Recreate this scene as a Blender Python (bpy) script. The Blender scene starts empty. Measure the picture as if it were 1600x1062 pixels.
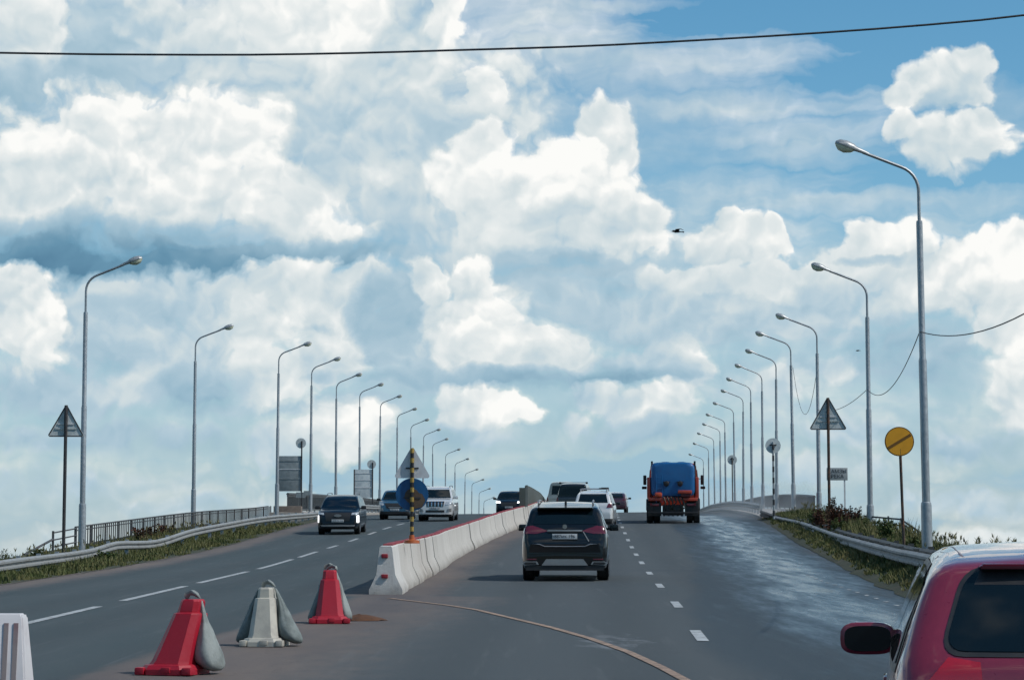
import bpy, bmesh, math, random
from mathutils import Vector, Matrix, noise as mnoise
R = math.radians
random.seed(7)
SC = bpy.context.scene
COL = SC.collection
F = 3600.0                    # focal length in pixels of the 1600 px wide photograph
PITCH = R(5.66)
EYE = 1.54
GRADE = 0.0253                # the road climbs towards the bridge


class NT:
    """small helper for writing node trees as expressions"""
    def __init__(self, tree):
        self.t = tree
        self.n = tree.nodes
        self.l = tree.links

    def _in(self, sock, v):
        if isinstance(v, bpy.types.NodeSocket):
            self.l.new(v, sock)
        elif v is not None:
            sock.default_value = v

    def math(self, op, a, b=None, c=None, clamp=False):
        nd = self.n.new('ShaderNodeMath'); nd.operation = op; nd.use_clamp = clamp
        for i, v in enumerate((a, b, c)):
            if v is not None:
                self._in(nd.inputs[i], v)
        return nd.outputs[0]

    def vmath(self, op, a, b=None, c=None, scale=None):
        nd = self.n.new('ShaderNodeVectorMath'); nd.operation = op
        for i, v in enumerate((a, b, c)):
            if v is not None:
                self._in(nd.inputs[i], v)
        if scale is not None:
            self._in(nd.inputs['Scale'], scale)
        return nd.outputs['Value'] if op in ('DOT_PRODUCT', 'LENGTH', 'DISTANCE') else nd.outputs[0]

    def comb(self, x, y, z=0.0):
        nd = self.n.new('ShaderNodeCombineXYZ')
        for i, v in enumerate((x, y, z)):
            self._in(nd.inputs[i], v)
        return nd.outputs[0]

    def sep(self, v):
        nd = self.n.new('ShaderNodeSeparateXYZ'); self._in(nd.inputs[0], v)
        return nd.outputs

    def noise(self, vec, scale, detail=4, rough=.5, lac=2.0, dist=0.0, out='Fac', dim='3D'):
        nd = self.n.new('ShaderNodeTexNoise'); nd.noise_dimensions = dim
        self._in(nd.inputs['Vector'], vec)
        for k, v in (('Scale', scale), ('Detail', detail), ('Roughness', rough), ('Lacunarity', lac), ('Distortion', dist)):
            self._in(nd.inputs[k], v)
        return nd.outputs[out]

    def voro(self, vec, scale, detail=0, rough=.5, smooth=None, out='Distance', feature='F1', dim='3D'):
        nd = self.n.new('ShaderNodeTexVoronoi'); nd.voronoi_dimensions = dim; nd.normalize = True
        nd.feature = 'SMOOTH_F1' if smooth is not None else feature
        if smooth is not None:
            nd.inputs['Smoothness'].default_value = smooth
        self._in(nd.inputs['Vector'], vec)
        self._in(nd.inputs['Scale'], scale)
        if 'Detail' in nd.inputs:
            nd.inputs['Detail'].default_value = detail
            nd.inputs['Roughness'].default_value = rough
        return nd.outputs[out]

    def mapr(self, v, a, b, c=0.0, d=1.0, smooth=False):
        nd = self.n.new('ShaderNodeMapRange')
        nd.interpolation_type = 'SMOOTHSTEP' if smooth else 'LINEAR'
        nd.clamp = not smooth            # smoothstep never leaves its range
        self._in(nd.inputs[0], v)
        for i, x in enumerate((a, b, c, d)):
            self._in(nd.inputs[1 + i], x)
        return nd.outputs[0]

    def ramp(self, fac, stops, interp='LINEAR'):
        nd = self.n.new('ShaderNodeValToRGB'); cr = nd.color_ramp; cr.interpolation = interp
        while len(cr.elements) < len(stops):
            cr.elements.new(0.5)
        for e, (p, c) in zip(cr.elements, stops):
            e.position = p; e.color = (c[0], c[1], c[2], 1)
        self._in(nd.inputs[0], fac)
        return nd.outputs[0]

    def mix(self, fac, a, b, blend='MIX'):
        nd = self.n.new('ShaderNodeMix'); nd.data_type = 'RGBA'; nd.blend_type = blend
        self._in(nd.inputs[0], fac)
        for i, v in ((6, a), (7, b)):
            if isinstance(v, (tuple, list)):
                v = (v[0], v[1], v[2], 1)
            self._in(nd.inputs[i], v)
        return nd.outputs[2]


def srgb(r, g, b):
    def f(c):
        c /= 255.0
        return c / 12.92 if c <= .04045 else ((c + .055) / 1.055) ** 2.4
    return (f(r), f(g), f(b))

# ------------------------------------------------------------------ sky and light
SUN_EL, SUN_AZ = R(46), R(110)      # azimuth clockwise from +Y (to the right of the road)


def build_world():
    w = bpy.data.worlds.new("World"); SC.world = w
    w.use_nodes = True
    nt = w.node_tree; nt.nodes.clear()
    N = NT(nt)
    out = nt.nodes.new('ShaderNodeOutputWorld')
    gen = nt.nodes.new('ShaderNodeTexCoord').outputs['Generated']
    dx, dy, dz = N.sep(gen)
    az = N.math('ARCTAN2', dx, dy)
    el = N.math('ARCSINE', dz)
    U = N.math('MULTIPLY', az, 3.6)
    V = N.math('MULTIPLY', el, 3.6)
    P = N.comb(U, V, 0.0)
    # clear sky
    sky = nt.nodes.new('ShaderNodeTexSky'); sky.sky_type = 'NISHITA'
    sky.sun_disc = False; sky.sun_elevation = SUN_EL; sky.sun_rotation = SUN_AZ
    sky.air_density = 1.0; sky.dust_density = 0.6; sky.ozone_density = 3.0
    hsv = nt.nodes.new('ShaderNodeHueSaturation')
    hsv.inputs['Hue'].default_value = 0.485
    hsv.inputs['Saturation'].default_value = 1.28
    nt.links.new(sky.outputs[0], hsv.inputs['Color'])
    bg_sky = nt.nodes.new('ShaderNodeBackground'); bg_sky.inputs[1].default_value = 0.118
    nt.links.new(hsv.outputs[0], bg_sky.inputs[0])

    # cloud noises: cauliflower billows, a warp, and soft streaks
    wv = N.noise(P, 5.0, 3, .55, out='Color', dim='2D')
    wv = N.vmath('SUBTRACT', wv, (.5, .5, .5))
    Pw = N.vmath('MULTIPLY_ADD', wv, (.10, .07, 0), P)
    wv2 = N.noise(P, 28.0, 3, .6, out='Color', dim='2D')
    wv2 = N.vmath('SUBTRACT', wv2, (.5, .5, .5))
    Pw = N.vmath('MULTIPLY_ADD', wv2, (.022, .018, 0), Pw)
    bil = N.voro(Pw, 16.0, 2.0, .5, smooth=.3, dim='2D')             # 0 at puff centres
    bil2 = N.voro(N.vmath('ADD', Pw, (-.006, .018, 0)), 16.0, 2.0, .5, smooth=.3, dim='2D')
    lit = N.math('SUBTRACT', bil2, bil)                      # >0 on sunward flanks
    fine = N.noise(Pw, 9.0, 5, .62, dim='2D')
    big1 = N.voro(Pw, 6.5, 1.0, .5, smooth=.5, dim='2D')
    big2 = N.voro(N.vmath('ADD', Pw, (-.012, .040, 0)), 6.5, 1.0, .5, smooth=.5, dim='2D')
    litb = N.math('SUBTRACT', big2, big1)
    soft = N.noise(P, 6.0, 4, .5, dim='2D')
    n0 = N.math('MULTIPLY_ADD', bil, -1.6, 1.75)             # 1 + edge noise
    Nedge = N.math('MULTIPLY_ADD', N.math('SUBTRACT', fine, .5), 1.3, n0)
    strk = N.noise(N.vmath('MULTIPLY', Pw, (1.0, 5.5, 1)), 2.6, 4, .6, dim='2D')
    Nstk = N.math('MULTIPLY_ADD', N.math('SUBTRACT', strk, .5), 2.5, 1.0)

    # clouds away from the stretch of sky ahead
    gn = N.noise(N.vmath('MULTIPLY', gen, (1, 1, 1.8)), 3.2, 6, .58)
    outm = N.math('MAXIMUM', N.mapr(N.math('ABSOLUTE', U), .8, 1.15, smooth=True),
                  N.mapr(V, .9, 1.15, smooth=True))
    back = N.math('MULTIPLY', N.mapr(dy, .15, -.35, smooth=True), N.mapr(dz, .46, .30, smooth=True))  # dark low band added behind the camera to weaken fill and car reflections
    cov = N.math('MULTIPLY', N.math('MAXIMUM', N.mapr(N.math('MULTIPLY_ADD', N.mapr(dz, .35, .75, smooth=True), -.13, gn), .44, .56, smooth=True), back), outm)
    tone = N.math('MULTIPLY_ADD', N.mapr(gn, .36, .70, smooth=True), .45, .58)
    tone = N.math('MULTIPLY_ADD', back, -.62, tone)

    # tie the lookups to the noises so that the blob chain compiles in order
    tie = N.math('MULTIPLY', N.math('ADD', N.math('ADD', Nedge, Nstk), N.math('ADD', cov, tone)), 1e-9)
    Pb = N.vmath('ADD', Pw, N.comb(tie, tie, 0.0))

    def blobs(lst, edge, cov, tone):
        for (x, y, rx, ry, b, s, k) in lst:
            cx, cy = (x - 800) / 1000.0, (888 - y) / 1000.0
            ix, iy = 1000.0 / rx, 1000.0 / ry
            q = N.vmath('MULTIPLY_ADD', Pb, (ix, iy, 0), (-cx * ix, -cy * iy, 0))
            r2 = N.vmath('DOT_PRODUCT', q, q)
            a = N.math('MULTIPLY', N.math('SUBTRACT', edge, r2), k * (.78 if k > 1 else 1))
            a = N.math('MINIMUM', N.math('MAXIMUM', a, 0.0), 1.0)
            sh = N.math('MULTIPLY_ADD', N.vmath('DOT_PRODUCT', q, (.08, s, 0)), 1.0, b)
            tone = N.math('MULTIPLY_ADD', a, N.math('SUBTRACT', sh, tone), tone)
            cov = N.math('MAXIMUM', cov, a)
        return cov, tone

    # x, y, rx, ry, tone, top-to-base shading, edge sharpness
    S = [(330, 220, 740, 440, .76, .04, 1.1), (700, 520, 1100, 230, .66, .04, .9), (1350, 610, 480, 170, .66, .04, .9),
         (840, 65, 180, 75, .86, .05, .7), (1000, 112, 320, 56, .76, .05, .56), (1120, 178, 340, 42, .80, .05, .6),
         (1230, 212, 320, 36, .76, .05, .55), (1160, 302, 290, 40, .74, .05, .5), (1330, 324, 350, 26, .76, .0, .7),
         (1280, 245, 180, 34, .70, .0, .5), (1520, 150, 120, 30, .66, 0, .35), (960, 8, 190, 16, .72, .0, .5), (1480, 330, 230, 22, .68, 0, .5),
         (1560, 200, 90, 60, .62, .0, .4), (1000, 200, 230, 90, .60, .05, .45), (820, 180, 130, 120, .62, .1, .5),
         (800, 380, 330, 110, .60, .05, .6), (1000, 480, 380, 110, .62, .05, .6), (1420, 520, 380, 130, .62, .05, .5),
         (330, 560, 560, 170, .60, .05, .7), (900, 640, 560, 80, .58, .05, .6), (300, 690, 700, 70, .58, .0, .5),
         (150, 800, 420, 70, .62, 0, .4), (1350, 700, 400, 80, .60, .0, .4), (900, 830, 1200, 80, .66, 0, .35)]
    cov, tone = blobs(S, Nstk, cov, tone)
    B = [
        # top left bank
        (560, 180, 330, 230, .76, .05, 1.5), (180, 90, 200, 120, .60, .05, 1.5), (20, 60, 85, 150, .82, .05, 3.0),
        (40, 200, 170, 90, .42, .05, 1.2), (450, 40, 240, 95, .90, .06, 1.6), (560, 45, 130, 85, 1.0, .05, 1.6),
        (340, 130, 150, 70, .70, .1, 1.2), (660, 70, 90, 100, .70, .05, 1.5), (705, 10, 40, 75, .95, .05, 3.0),
        (640, 190, 160, 150, .77, .08, 1.3), (745, 150, 36, 60, .93, .05, 3.0), (735, 230, 70, 80, .72, .05, 1.2),
        (590, 300, 150, 100, .74, .05, 1.2), (650, 350, 150, 80, .66, .05, 1.1),
        (100, 340, 260, 70, .62, .10, 1.0),
        (170, 255, 190, 100, .93, .08, 2.6), (40, 290, 100, 70, .90, .08, 2.4), (310, 240, 110, 90, .92, .08, 2.0),
        (355, 215, 90, 65, 1.0, .05, 1.8), (250, 310, 210, 70, .90, .12, 1.6), (420, 320, 120, 60, .92, .10, 2.0),
        (470, 370, 110, 38, .88, .10, 1.6), (530, 250, 90, 70, .72, .05, 1.4),
        (120, 385, 330, 40, .28, .18, 1.1), (420, 408, 270, 20, .24, .10, 1.4), (60, 425, 280, 50, .13, .06, 1.6), (220, 432, 240, 40, .14, .06, 1.6),
        (310, 450, 150, 38, .13, .05, 2.0), (560, 402, 170, 28, .40, .1, 1.1),
        # the heap in the middle
        (945, 215, 62, 65, .86, .08, 2.6), (940, 255, 60, 50, .86, .05, 2.4),
        (880, 375, 200, 64, .60, .1, 1.4), (745, 285, 75, 45, .96, .05, 3.0), (760, 235, 42, 45, 1.0, .04, 3.0),
        (865, 285, 85, 75, .97, .07, 3.0), (930, 320, 90, 75, .94, .10, 2.6), (830, 340, 140, 60, .86, .12, 1.6),
        (985, 355, 60, 55, .86, .10, 2.4), (690, 405, 140, 50, .62, .08, 1.2),
        # second row
        (200, 510, 190, 75, .62, .05, 1.8), (350, 490, 130, 55, .68, .05, 2.0), (480, 455, 120, 48, .86, .05, 2.6),
        (575, 450, 75, 45, .86, .05, 2.6), (255, 580, 240, 80, .66, .06, 1.4), (90, 610, 160, 60, .62, .05, 1.4),
        (25, 475, 75, 60, .84, .06, 2.8), (55, 530, 62, 66, .92, .06, 2.4),
        (400, 520, 80, 48, .86, .06, 2.0), (430, 585, 80, 62, .86, .08, 2.0), (525, 560, 55, 60, .86, .05, 2.0),
        (310, 615, 90, 40, .46, .05, 1.2),
        (630, 480, 80, 75, .52, .05, 1.6), (665, 435, 42, 34, .92, .04, 3.0), (745, 440, 48, 42, .90, .05, 3.0),
        (740, 500, 90, 55, .84, .06, 2.2), (800, 545, 135, 48, .95, .08, 2.6), (870, 560, 60, 32, .90, .06, 2.4),
        (1065, 555, 55, 50, .90, .06, 2.6), (1085, 590, 48, 50, .84, .06, 2.0), (1000, 572, 110, 34, .58, .1, 1.4),
        (820, 594, 300, 20, .44, .08, 1.1), (990, 592, 110, 18, .38, .08, 1.3),
        (745, 645, 75, 42, .93, .06, 2.8), (695, 625, 36, 26, .88, .06, 2.2), (740, 690, 150, 24, .58, .05, .8),
        (915, 620, 52, 28, .80, .06, 1.8), (1015, 635, 85, 36, .84, .06, 2.0), (890, 662, 42, 24, .80, .06, 1.6),
        (1010, 680, 140, 26, .52, .05, .8), (535, 680, 75, 55, .88, .06, 1.8), (450, 700, 120, 40, .74, .05, 1.0),
        (410, 722, 20, 20, .78, .05, 1.5), (200, 690, 260, 36, .56, .05, .9),
        # right hand side
        (1135, 388, 75, 44, .88, .08, 2.6), (1190, 385, 36, 36, .86, .06, 2.6), (1130, 352, 26, 22, .90, .04, 3.0),
        (1200, 480, 270, 60, .68, .06, 1.6), (1090, 440, 130, 20, .86, .06, 2.2), (1010, 500, 160, 50, .62, .06, 1.0),
        (1240, 440, 90, 30, .92, .06, 2.6), (1330, 420, 105, 42, .93, .06, 3.0), (1375, 392, 72, 42, .98, .05, 3.2),
        (1480, 450, 130, 55, .84, .07, 2.2), (1555, 425, 110, 62, .96, .06, 3.0), (1330, 490, 110, 50, .68, .06, 1.5),
        (1440, 560, 110, 70, .48, .05, 1.2), (1590, 500, 70, 70, .92, .05, 1.8), (1590, 620, 60, 90, .90, .05, 1.6),
        (1310, 582, 50, 24, .74, .05, 1.4), (1230, 605, 70, 36, .78, .06, 1.6), (1500, 700, 160, 36, .50, .05, .8),
        (1340, 690, 110, 30, .70, .05, 1.0),
        (1475, 145, 80, 48, .80, .10, 2.4), (1525, 112, 36, 28, .86, .06, 2.4), (1410, 165, 36, 26, .84, .06, 2.2),
        (1500, 240, 85, 52, .90, .10, 2.4), (1420, 215, 30, 26, .88, .06, 2.4), (1540, 210, 36, 32, .95, .05, 2.6),
        (1370, 410, 90, 10, .74, .0, 1.2),
        (130, 760, 330, 50, .60, .05, .7), (330, 800, 260, 40, .66, .05, .7), (80, 850, 300, 40, .66, 0, .6), (1560, 850, 160, 40, .84, 0, .8), (1500, 790, 220, 34, .70, 0, .8), (1300, 740, 200, 30, .68, 0, .8),
    ]
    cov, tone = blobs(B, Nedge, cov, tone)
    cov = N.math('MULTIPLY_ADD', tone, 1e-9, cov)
    # relief inside the clouds
    rel = N.math('MULTIPLY_ADD', N.math('SUBTRACT', fine, .5), .13, N.math('MULTIPLY', lit, .50))
    rel = N.math('MULTIPLY_ADD', N.math('SUBTRACT', soft, .5), .20, N.math('MULTIPLY_ADD', litb, .40, rel))
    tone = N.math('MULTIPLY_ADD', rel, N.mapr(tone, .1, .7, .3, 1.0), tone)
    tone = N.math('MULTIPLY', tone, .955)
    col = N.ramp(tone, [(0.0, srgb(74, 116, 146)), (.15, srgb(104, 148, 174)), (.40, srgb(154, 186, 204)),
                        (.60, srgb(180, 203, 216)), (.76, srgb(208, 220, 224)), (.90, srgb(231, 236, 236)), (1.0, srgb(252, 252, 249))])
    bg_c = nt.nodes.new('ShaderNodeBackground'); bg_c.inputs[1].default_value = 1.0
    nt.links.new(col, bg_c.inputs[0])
    # pale band above the horizon
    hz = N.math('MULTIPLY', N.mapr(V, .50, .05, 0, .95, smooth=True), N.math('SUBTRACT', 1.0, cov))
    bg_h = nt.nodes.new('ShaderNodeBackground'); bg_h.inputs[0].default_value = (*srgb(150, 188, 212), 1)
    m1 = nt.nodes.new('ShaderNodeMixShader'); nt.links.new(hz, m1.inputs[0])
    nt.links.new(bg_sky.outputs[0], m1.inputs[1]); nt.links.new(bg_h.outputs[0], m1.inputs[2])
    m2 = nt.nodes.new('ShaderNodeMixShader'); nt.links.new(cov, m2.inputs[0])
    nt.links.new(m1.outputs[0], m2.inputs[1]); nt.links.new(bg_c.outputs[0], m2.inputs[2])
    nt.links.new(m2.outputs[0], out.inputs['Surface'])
    w.cycles.sampling_method = 'MANUAL'; w.cycles.sample_map_resolution = 512


build_world()
sl = bpy.data.lights.new('sun', 'SUN'); sl.energy = 3.0; sl.angle = R(.53); sl.color = (1.0, .95, .88)
so = bpy.data.objects.new('sun', sl); COL.objects.link(so)
sd = Vector((math.sin(SUN_AZ) * math.cos(SUN_EL), math.cos(SUN_AZ) * math.cos(SUN_EL), math.sin(SUN_EL)))
so.rotation_euler = sd.to_track_quat('Z', 'Y').to_euler()

cam = bpy.data.cameras.new('camera'); co = bpy.data.objects.new('camera', cam); COL.objects.link(co)
cam.sensor_width = 36; cam.lens = 36 * F / 1600; cam.clip_end = 60000; cam.clip_start = .1
co.location = (0, 0, EYE); co.rotation_euler = (R(90) + PITCH, 0, 0)
SC.camera = co
SC.view_settings.view_transform = 'Standard'; SC.view_settings.look = 'None'
SC.view_settings.exposure = 0; SC.view_settings.gamma = 1
SC.cycles.max_bounces = 6
SC.cycles.use_adaptive_sampling = True
SC.cycles.adaptive_threshold = 0.02
SC.cycles.adaptive_min_samples = 16
SC.render.film_transparent = False

# ------------------------------------------------------------------ geometry helpers
def interp(tab, x):
    if x <= tab[0][0]:
        return tab[0][1]
    if x >= tab[-1][0]:
        return tab[-1][1]
    n = len(tab)
    for i in range(n - 1):
        x0, y0 = tab[i]; x1, y1 = tab[i + 1]
        if x0 <= x <= x1:
            d = (y1 - y0) / (x1 - x0)
            dl = (y0 - tab[i - 1][1]) / (x0 - tab[i - 1][0]) if i > 0 else d
            dr = (tab[i + 2][1] - y1) / (tab[i + 2][0] - x1) if i < n - 2 else d
            m0 = 0 if d * dl <= 0 else 2 * d * dl / (d + dl)
            m1 = 0 if d * dr <= 0 else 2 * d * dr / (d + dr)
            h = x1 - x0; t = (x - x0) / h
            return ((2*t**3 - 3*t*t + 1) * y0 + (t**3 - 2*t*t + t) * h * m0
                    + (-2*t**3 + 3*t*t) * y1 + (t**3 - t*t) * h * m1)
    return tab[-1][1]


def lerp(tab, x):
    if x <= tab[0][0]:
        return tab[0][1]
    for (x0, y0), (x1, y1) in zip(tab, tab[1:]):
        if x <= x1:
            return y0 + (y1 - y0) * (x - x0) / max(1e-9, x1 - x0)
    return tab[-1][1]  # greyish pink strips laid on the face as its grooves


ZT = [(-60, 0), (0, 0), (58, 0), (70, .07), (85, .25), (97, .5), (109, .76), (122, .95), (135, 1.1), (155, 1.22),
      (175, 1.26), (200, 1.2), (231, 1.0), (250, .75), (269, .45), (288, .1), (305, -.6), (324, -1.6), (356, -3.3),
      (400, -5.8), (440, -8.3)]
LE = [(-60, -10.6), (50, -10.6), (100, -10.6), (122, -10.6), (146, -11.0), (184, -10.2), (257, -7.5), (330, -4.4), (400, -1.4), (440, .4)]
RE = [(-60, 5.2), (20, 5.7), (40, 6.95), (66, 9.25), (93, 11.15), (115, 12.5), (136, 13.6), (173, 15.8), (231, 19.1), (324, 23.8), (440, 29.5)]
CE = [(-60, -4.6), (22, -3.6), (42, -2.35), (67, -2.0), (85, -1.4), (99, -.5), (113, .6), (135, 1.5), (154, 2.2), (200, 3.9), (250, 5.9), (324, 9.2), (440, 14)]
LANE = [(-60, .5), (20, 2.0), (28.4, 2.29), (37.5, 2.67), (47, 3.0), (60, 3.48), (75, 4.0), (97, 4.75), (113, 5.3), (154, 7.0), (200, 9.2), (324, 15.3), (440, 21)]
LLANE = [(-60, -6.7), (31, -6.6), (75, -6.6), (97, -6.15), (122, -5.4), (154, -4.4), (200, -2.9), (257, -.8), (330, 2.5), (440, 7.5)]


def zr(Y, X=0.0):
    """height of the road surface in the world"""
    k = max(0.0, min(1.0, (Y - 60) / 50))
    return interp(ZT, Y) + GRADE * Y + k * .010 * max(-9, min(14, X))


def px(x, y, Y):
    """world point on the photograph's ray (x, y) at distance Y along the road"""
    u = (531 - y) / F
    d = Vector(((x - 800) / F, math.cos(PITCH) - u * math.sin(PITCH), math.sin(PITCH) + u * math.cos(PITCH)))
    return Vector((0, 0, EYE)) + d * (Y / d.y)


def gx(x, Y):
    return px(x, 700, Y).x


class MB:
    """collects shapes into one mesh"""
    def __init__(self):
        self.bm = bmesh.new()

    def face(self, pts):
        try:
            return self.bm.faces.new([self.bm.verts.new(p) for p in pts])
        except ValueError:
            return None

    def box(self, c, s, rz=0, rx=0, ry=0, taper=1.0, bev=0):
        r = bmesh.ops.create_cube(self.bm, size=1)
        M = Matrix.Translation(c) @ Matrix.Rotation(rz, 4, 'Z') @ Matrix.Rotation(ry, 4, 'Y') @ Matrix.Rotation(rx, 4, 'X')
        for v in r['verts']:
            k = taper if v.co.z > 0 else 1
            v.co = M @ Vector((v.co.x * s[0] * k, v.co.y * s[1] * k, v.co.z * s[2]))
        if bev:
            es = list({e for v in r['verts'] for e in v.link_edges})
            bmesh.ops.bevel(self.bm, geom=es, offset=bev, segments=2, affect='EDGES', profile=.6)
        return self

    def tube(self, pts, rad, seg=8, cap=True):
        pts = [Vector(p) for p in pts]
        rads = rad if isinstance(rad, (list, tuple)) else [rad] * len(pts)
        rings = []; side = None
        for i, p in enumerate(pts):
            t = (pts[min(i + 1, len(pts) - 1)] - pts[max(i - 1, 0)])
            if t.length < 1e-9:
                t = Vector((0, 0, 1))
            t.normalize()
            if side is None:
                side = t.cross(Vector((0, 0, 1)))
                if side.length < .05:
                    side = t.cross(Vector((0, 1, 0)))
            side = (side - t * side.dot(t)).normalized()
            up = side.cross(t)
            rings.append([self.bm.verts.new(p + (side * math.cos(a) + up * math.sin(a)) * rads[i])
                          for a in [2 * math.pi * k / seg for k in range(seg)]])
        self._skin(rings, True, cap)
        return self

    def _skin(self, rings, closed=True, cap=True):
        n = len(rings[0])
        for a, b in zip(rings, rings[1:]):
            for k in range(n if closed else n - 1):
                try:
                    self.bm.faces.new((a[k], a[(k + 1) % n], b[(k + 1) % n], b[k]))
                except ValueError:
                    pass
        if cap and closed:
            for r in (rings[0], rings[-1]):
                try:
                    self.bm.faces.new(r)
                except ValueError:
                    pass

    def loft(self, rings, closed=True, cap=True):
        self._skin([[self.bm.verts.new(p) for p in r] for r in rings], closed, cap)
        return self

    def lathe(self, prof, seg=20, axis='Z', c=(0, 0, 0)):
        rings = []
        for r, h in prof:
            ring = []
            for k in range(seg):
                a = 2 * math.pi * k / seg
                x, y = r * math.cos(a), r * math.sin(a)
                p = {'Z': (x, y, h), 'X': (h, x, y), 'Y': (x, h, y)}[axis]
                ring.append(Vector(p) + Vector(c))
            rings.append(ring)
        return self.loft(rings)

    def prism(self, poly, axis, a, b):
        """polygon extruded along axis from a to b; polygon in the two other coordinates (in order)"""
        def P(q, h):
            return {'X': (h, q[0], q[1]), 'Y': (q[0], h, q[1]), 'Z': (q[0], q[1], h)}[axis]
        return self.loft([[P(q, a) for q in poly], [P(q, b) for q in poly]])

    def add(self, other):
        me = bpy.data.meshes.new('tmp'); other.bm.to_mesh(me); self.bm.from_mesh(me); bpy.data.meshes.remove(me)
        return self

    def mesh(self, name, m, sharp=35, recalc=True):
        if recalc:
            bmesh.ops.recalc_face_normals(self.bm, faces=self.bm.faces)
        me = bpy.data.meshes.new(name)
        self.bm.to_mesh(me); self.bm.free()
        if m is not None:
            me.materials.append(m)
        me.shade_smooth(); me.set_sharp_from_angle(angle=R(sharp))
        return me

    def build(self, name, m, parent=None, sharp=35, recalc=True):
        return link(name, self.mesh(name, m, sharp, recalc), parent)


def link(name, data, parent=None):
    o = bpy.data.objects.new(name, data); COL.objects.link(o)
    if parent is not None:
        o.parent = parent
    return o


def tag(o, label=None, cat=None, group=None, kind=None):
    if label: o['label'] = label
    if cat: o['category'] = cat
    if group: o['group'] = group
    if kind: o['kind'] = kind
    return o


def thing(name, label, cat, loc, rz=0.0, group=None):
    o = bpy.data.objects.new(name, None); COL.objects.link(o)
    o.empty_display_size = .2
    o.location = loc; o.rotation_euler = (0, 0, rz)
    return tag(o, label, cat, group)


def copy_tree(o, parent=None):
    c = o.copy(); COL.objects.link(c); c.parent = parent
    for ch in list(o.children):
        copy_tree(ch, c)
    return c


ORD = ['nearest', 'second', 'third', 'fourth', 'fifth', 'sixth', 'seventh', 'eighth', 'ninth', 'tenth', 'eleventh', 'twelfth',
       'thirteenth', 'fourteenth', 'fifteenth', 'sixteenth', 'seventeenth', 'eighteenth', 'nineteenth']
TENS = {2: 'twent', 3: 'thirt', 4: 'fort', 5: 'fift', 6: 'sixt', 7: 'sevent'}


def ordinal(i):
    """i counts from 0"""
    if i < len(ORD):
        return ORD[i]
    t, u = divmod(i + 1, 10)
    return TENS[t] + ('ieth' if u == 0 else 'y-' + (['first'] + ORD[1:])[u - 1])


# ------------------------------------------------------------------ materials
def mat(name, col, rough=.6, metal=0.0, var=.12, scale=6.0, bump=0.0, coat=0.0, spec=.5, col2=None, mask=None, detail=4, bscale=None):
    """principled material whose colour wanders between col and a second tone"""
    m = bpy.data.materials.new(name); m.use_nodes = True
    nt = m.node_tree; nt.nodes.clear(); N = NT(nt)
    out = nt.nodes.new('ShaderNodeOutputMaterial'); b = nt.nodes.new('ShaderNodeBsdfPrincipled')
    nt.links.new(b.outputs[0], out.inputs[0])
    tc = nt.nodes.new('ShaderNodeTexCoord').outputs['Object']
    f = N.noise(tc, scale, detail, .6)
    if col2 is None:
        c1 = tuple(c * (1 - var) for c in col); c2 = tuple(min(1, c * (1 + var)) for c in col)
        lo, hi = .3, .7
    else:
        c1, c2 = col, col2
        lo, hi = mask or (.45, .65)
    N._in(b.inputs['Base Color'], N.mix(N.mapr(f, lo, hi), c1, c2))
    N._in(b.inputs['Roughness'], N.mapr(f, .3, .7, max(.02, rough * .85), min(1, rough * 1.15)))
    b.inputs['Metallic'].default_value = metal
    b.inputs['Specular IOR Level'].default_value = spec
    b.inputs['Coat Weight'].default_value = coat
    b.inputs['Coat Roughness'].default_value = .03
    if bump:
        bp = nt.nodes.new('ShaderNodeBump'); bp.inputs['Strength'].default_value = bump; bp.inputs['Distance'].default_value = .02
        N._in(bp.inputs['Height'], N.noise(tc, bscale or scale * 6, 3, .6)); nt.links.new(bp.outputs[0], b.inputs['Normal'])
    return m


def emit_mat(name, col, strength):
    m = mat(name, col, .3, var=.02)
    b = [n for n in m.node_tree.nodes if n.type == 'BSDF_PRINCIPLED'][0]
    b.inputs['Emission Color'].default_value = (*col, 1); b.inputs['Emission Strength'].default_value = strength
    return m


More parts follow.
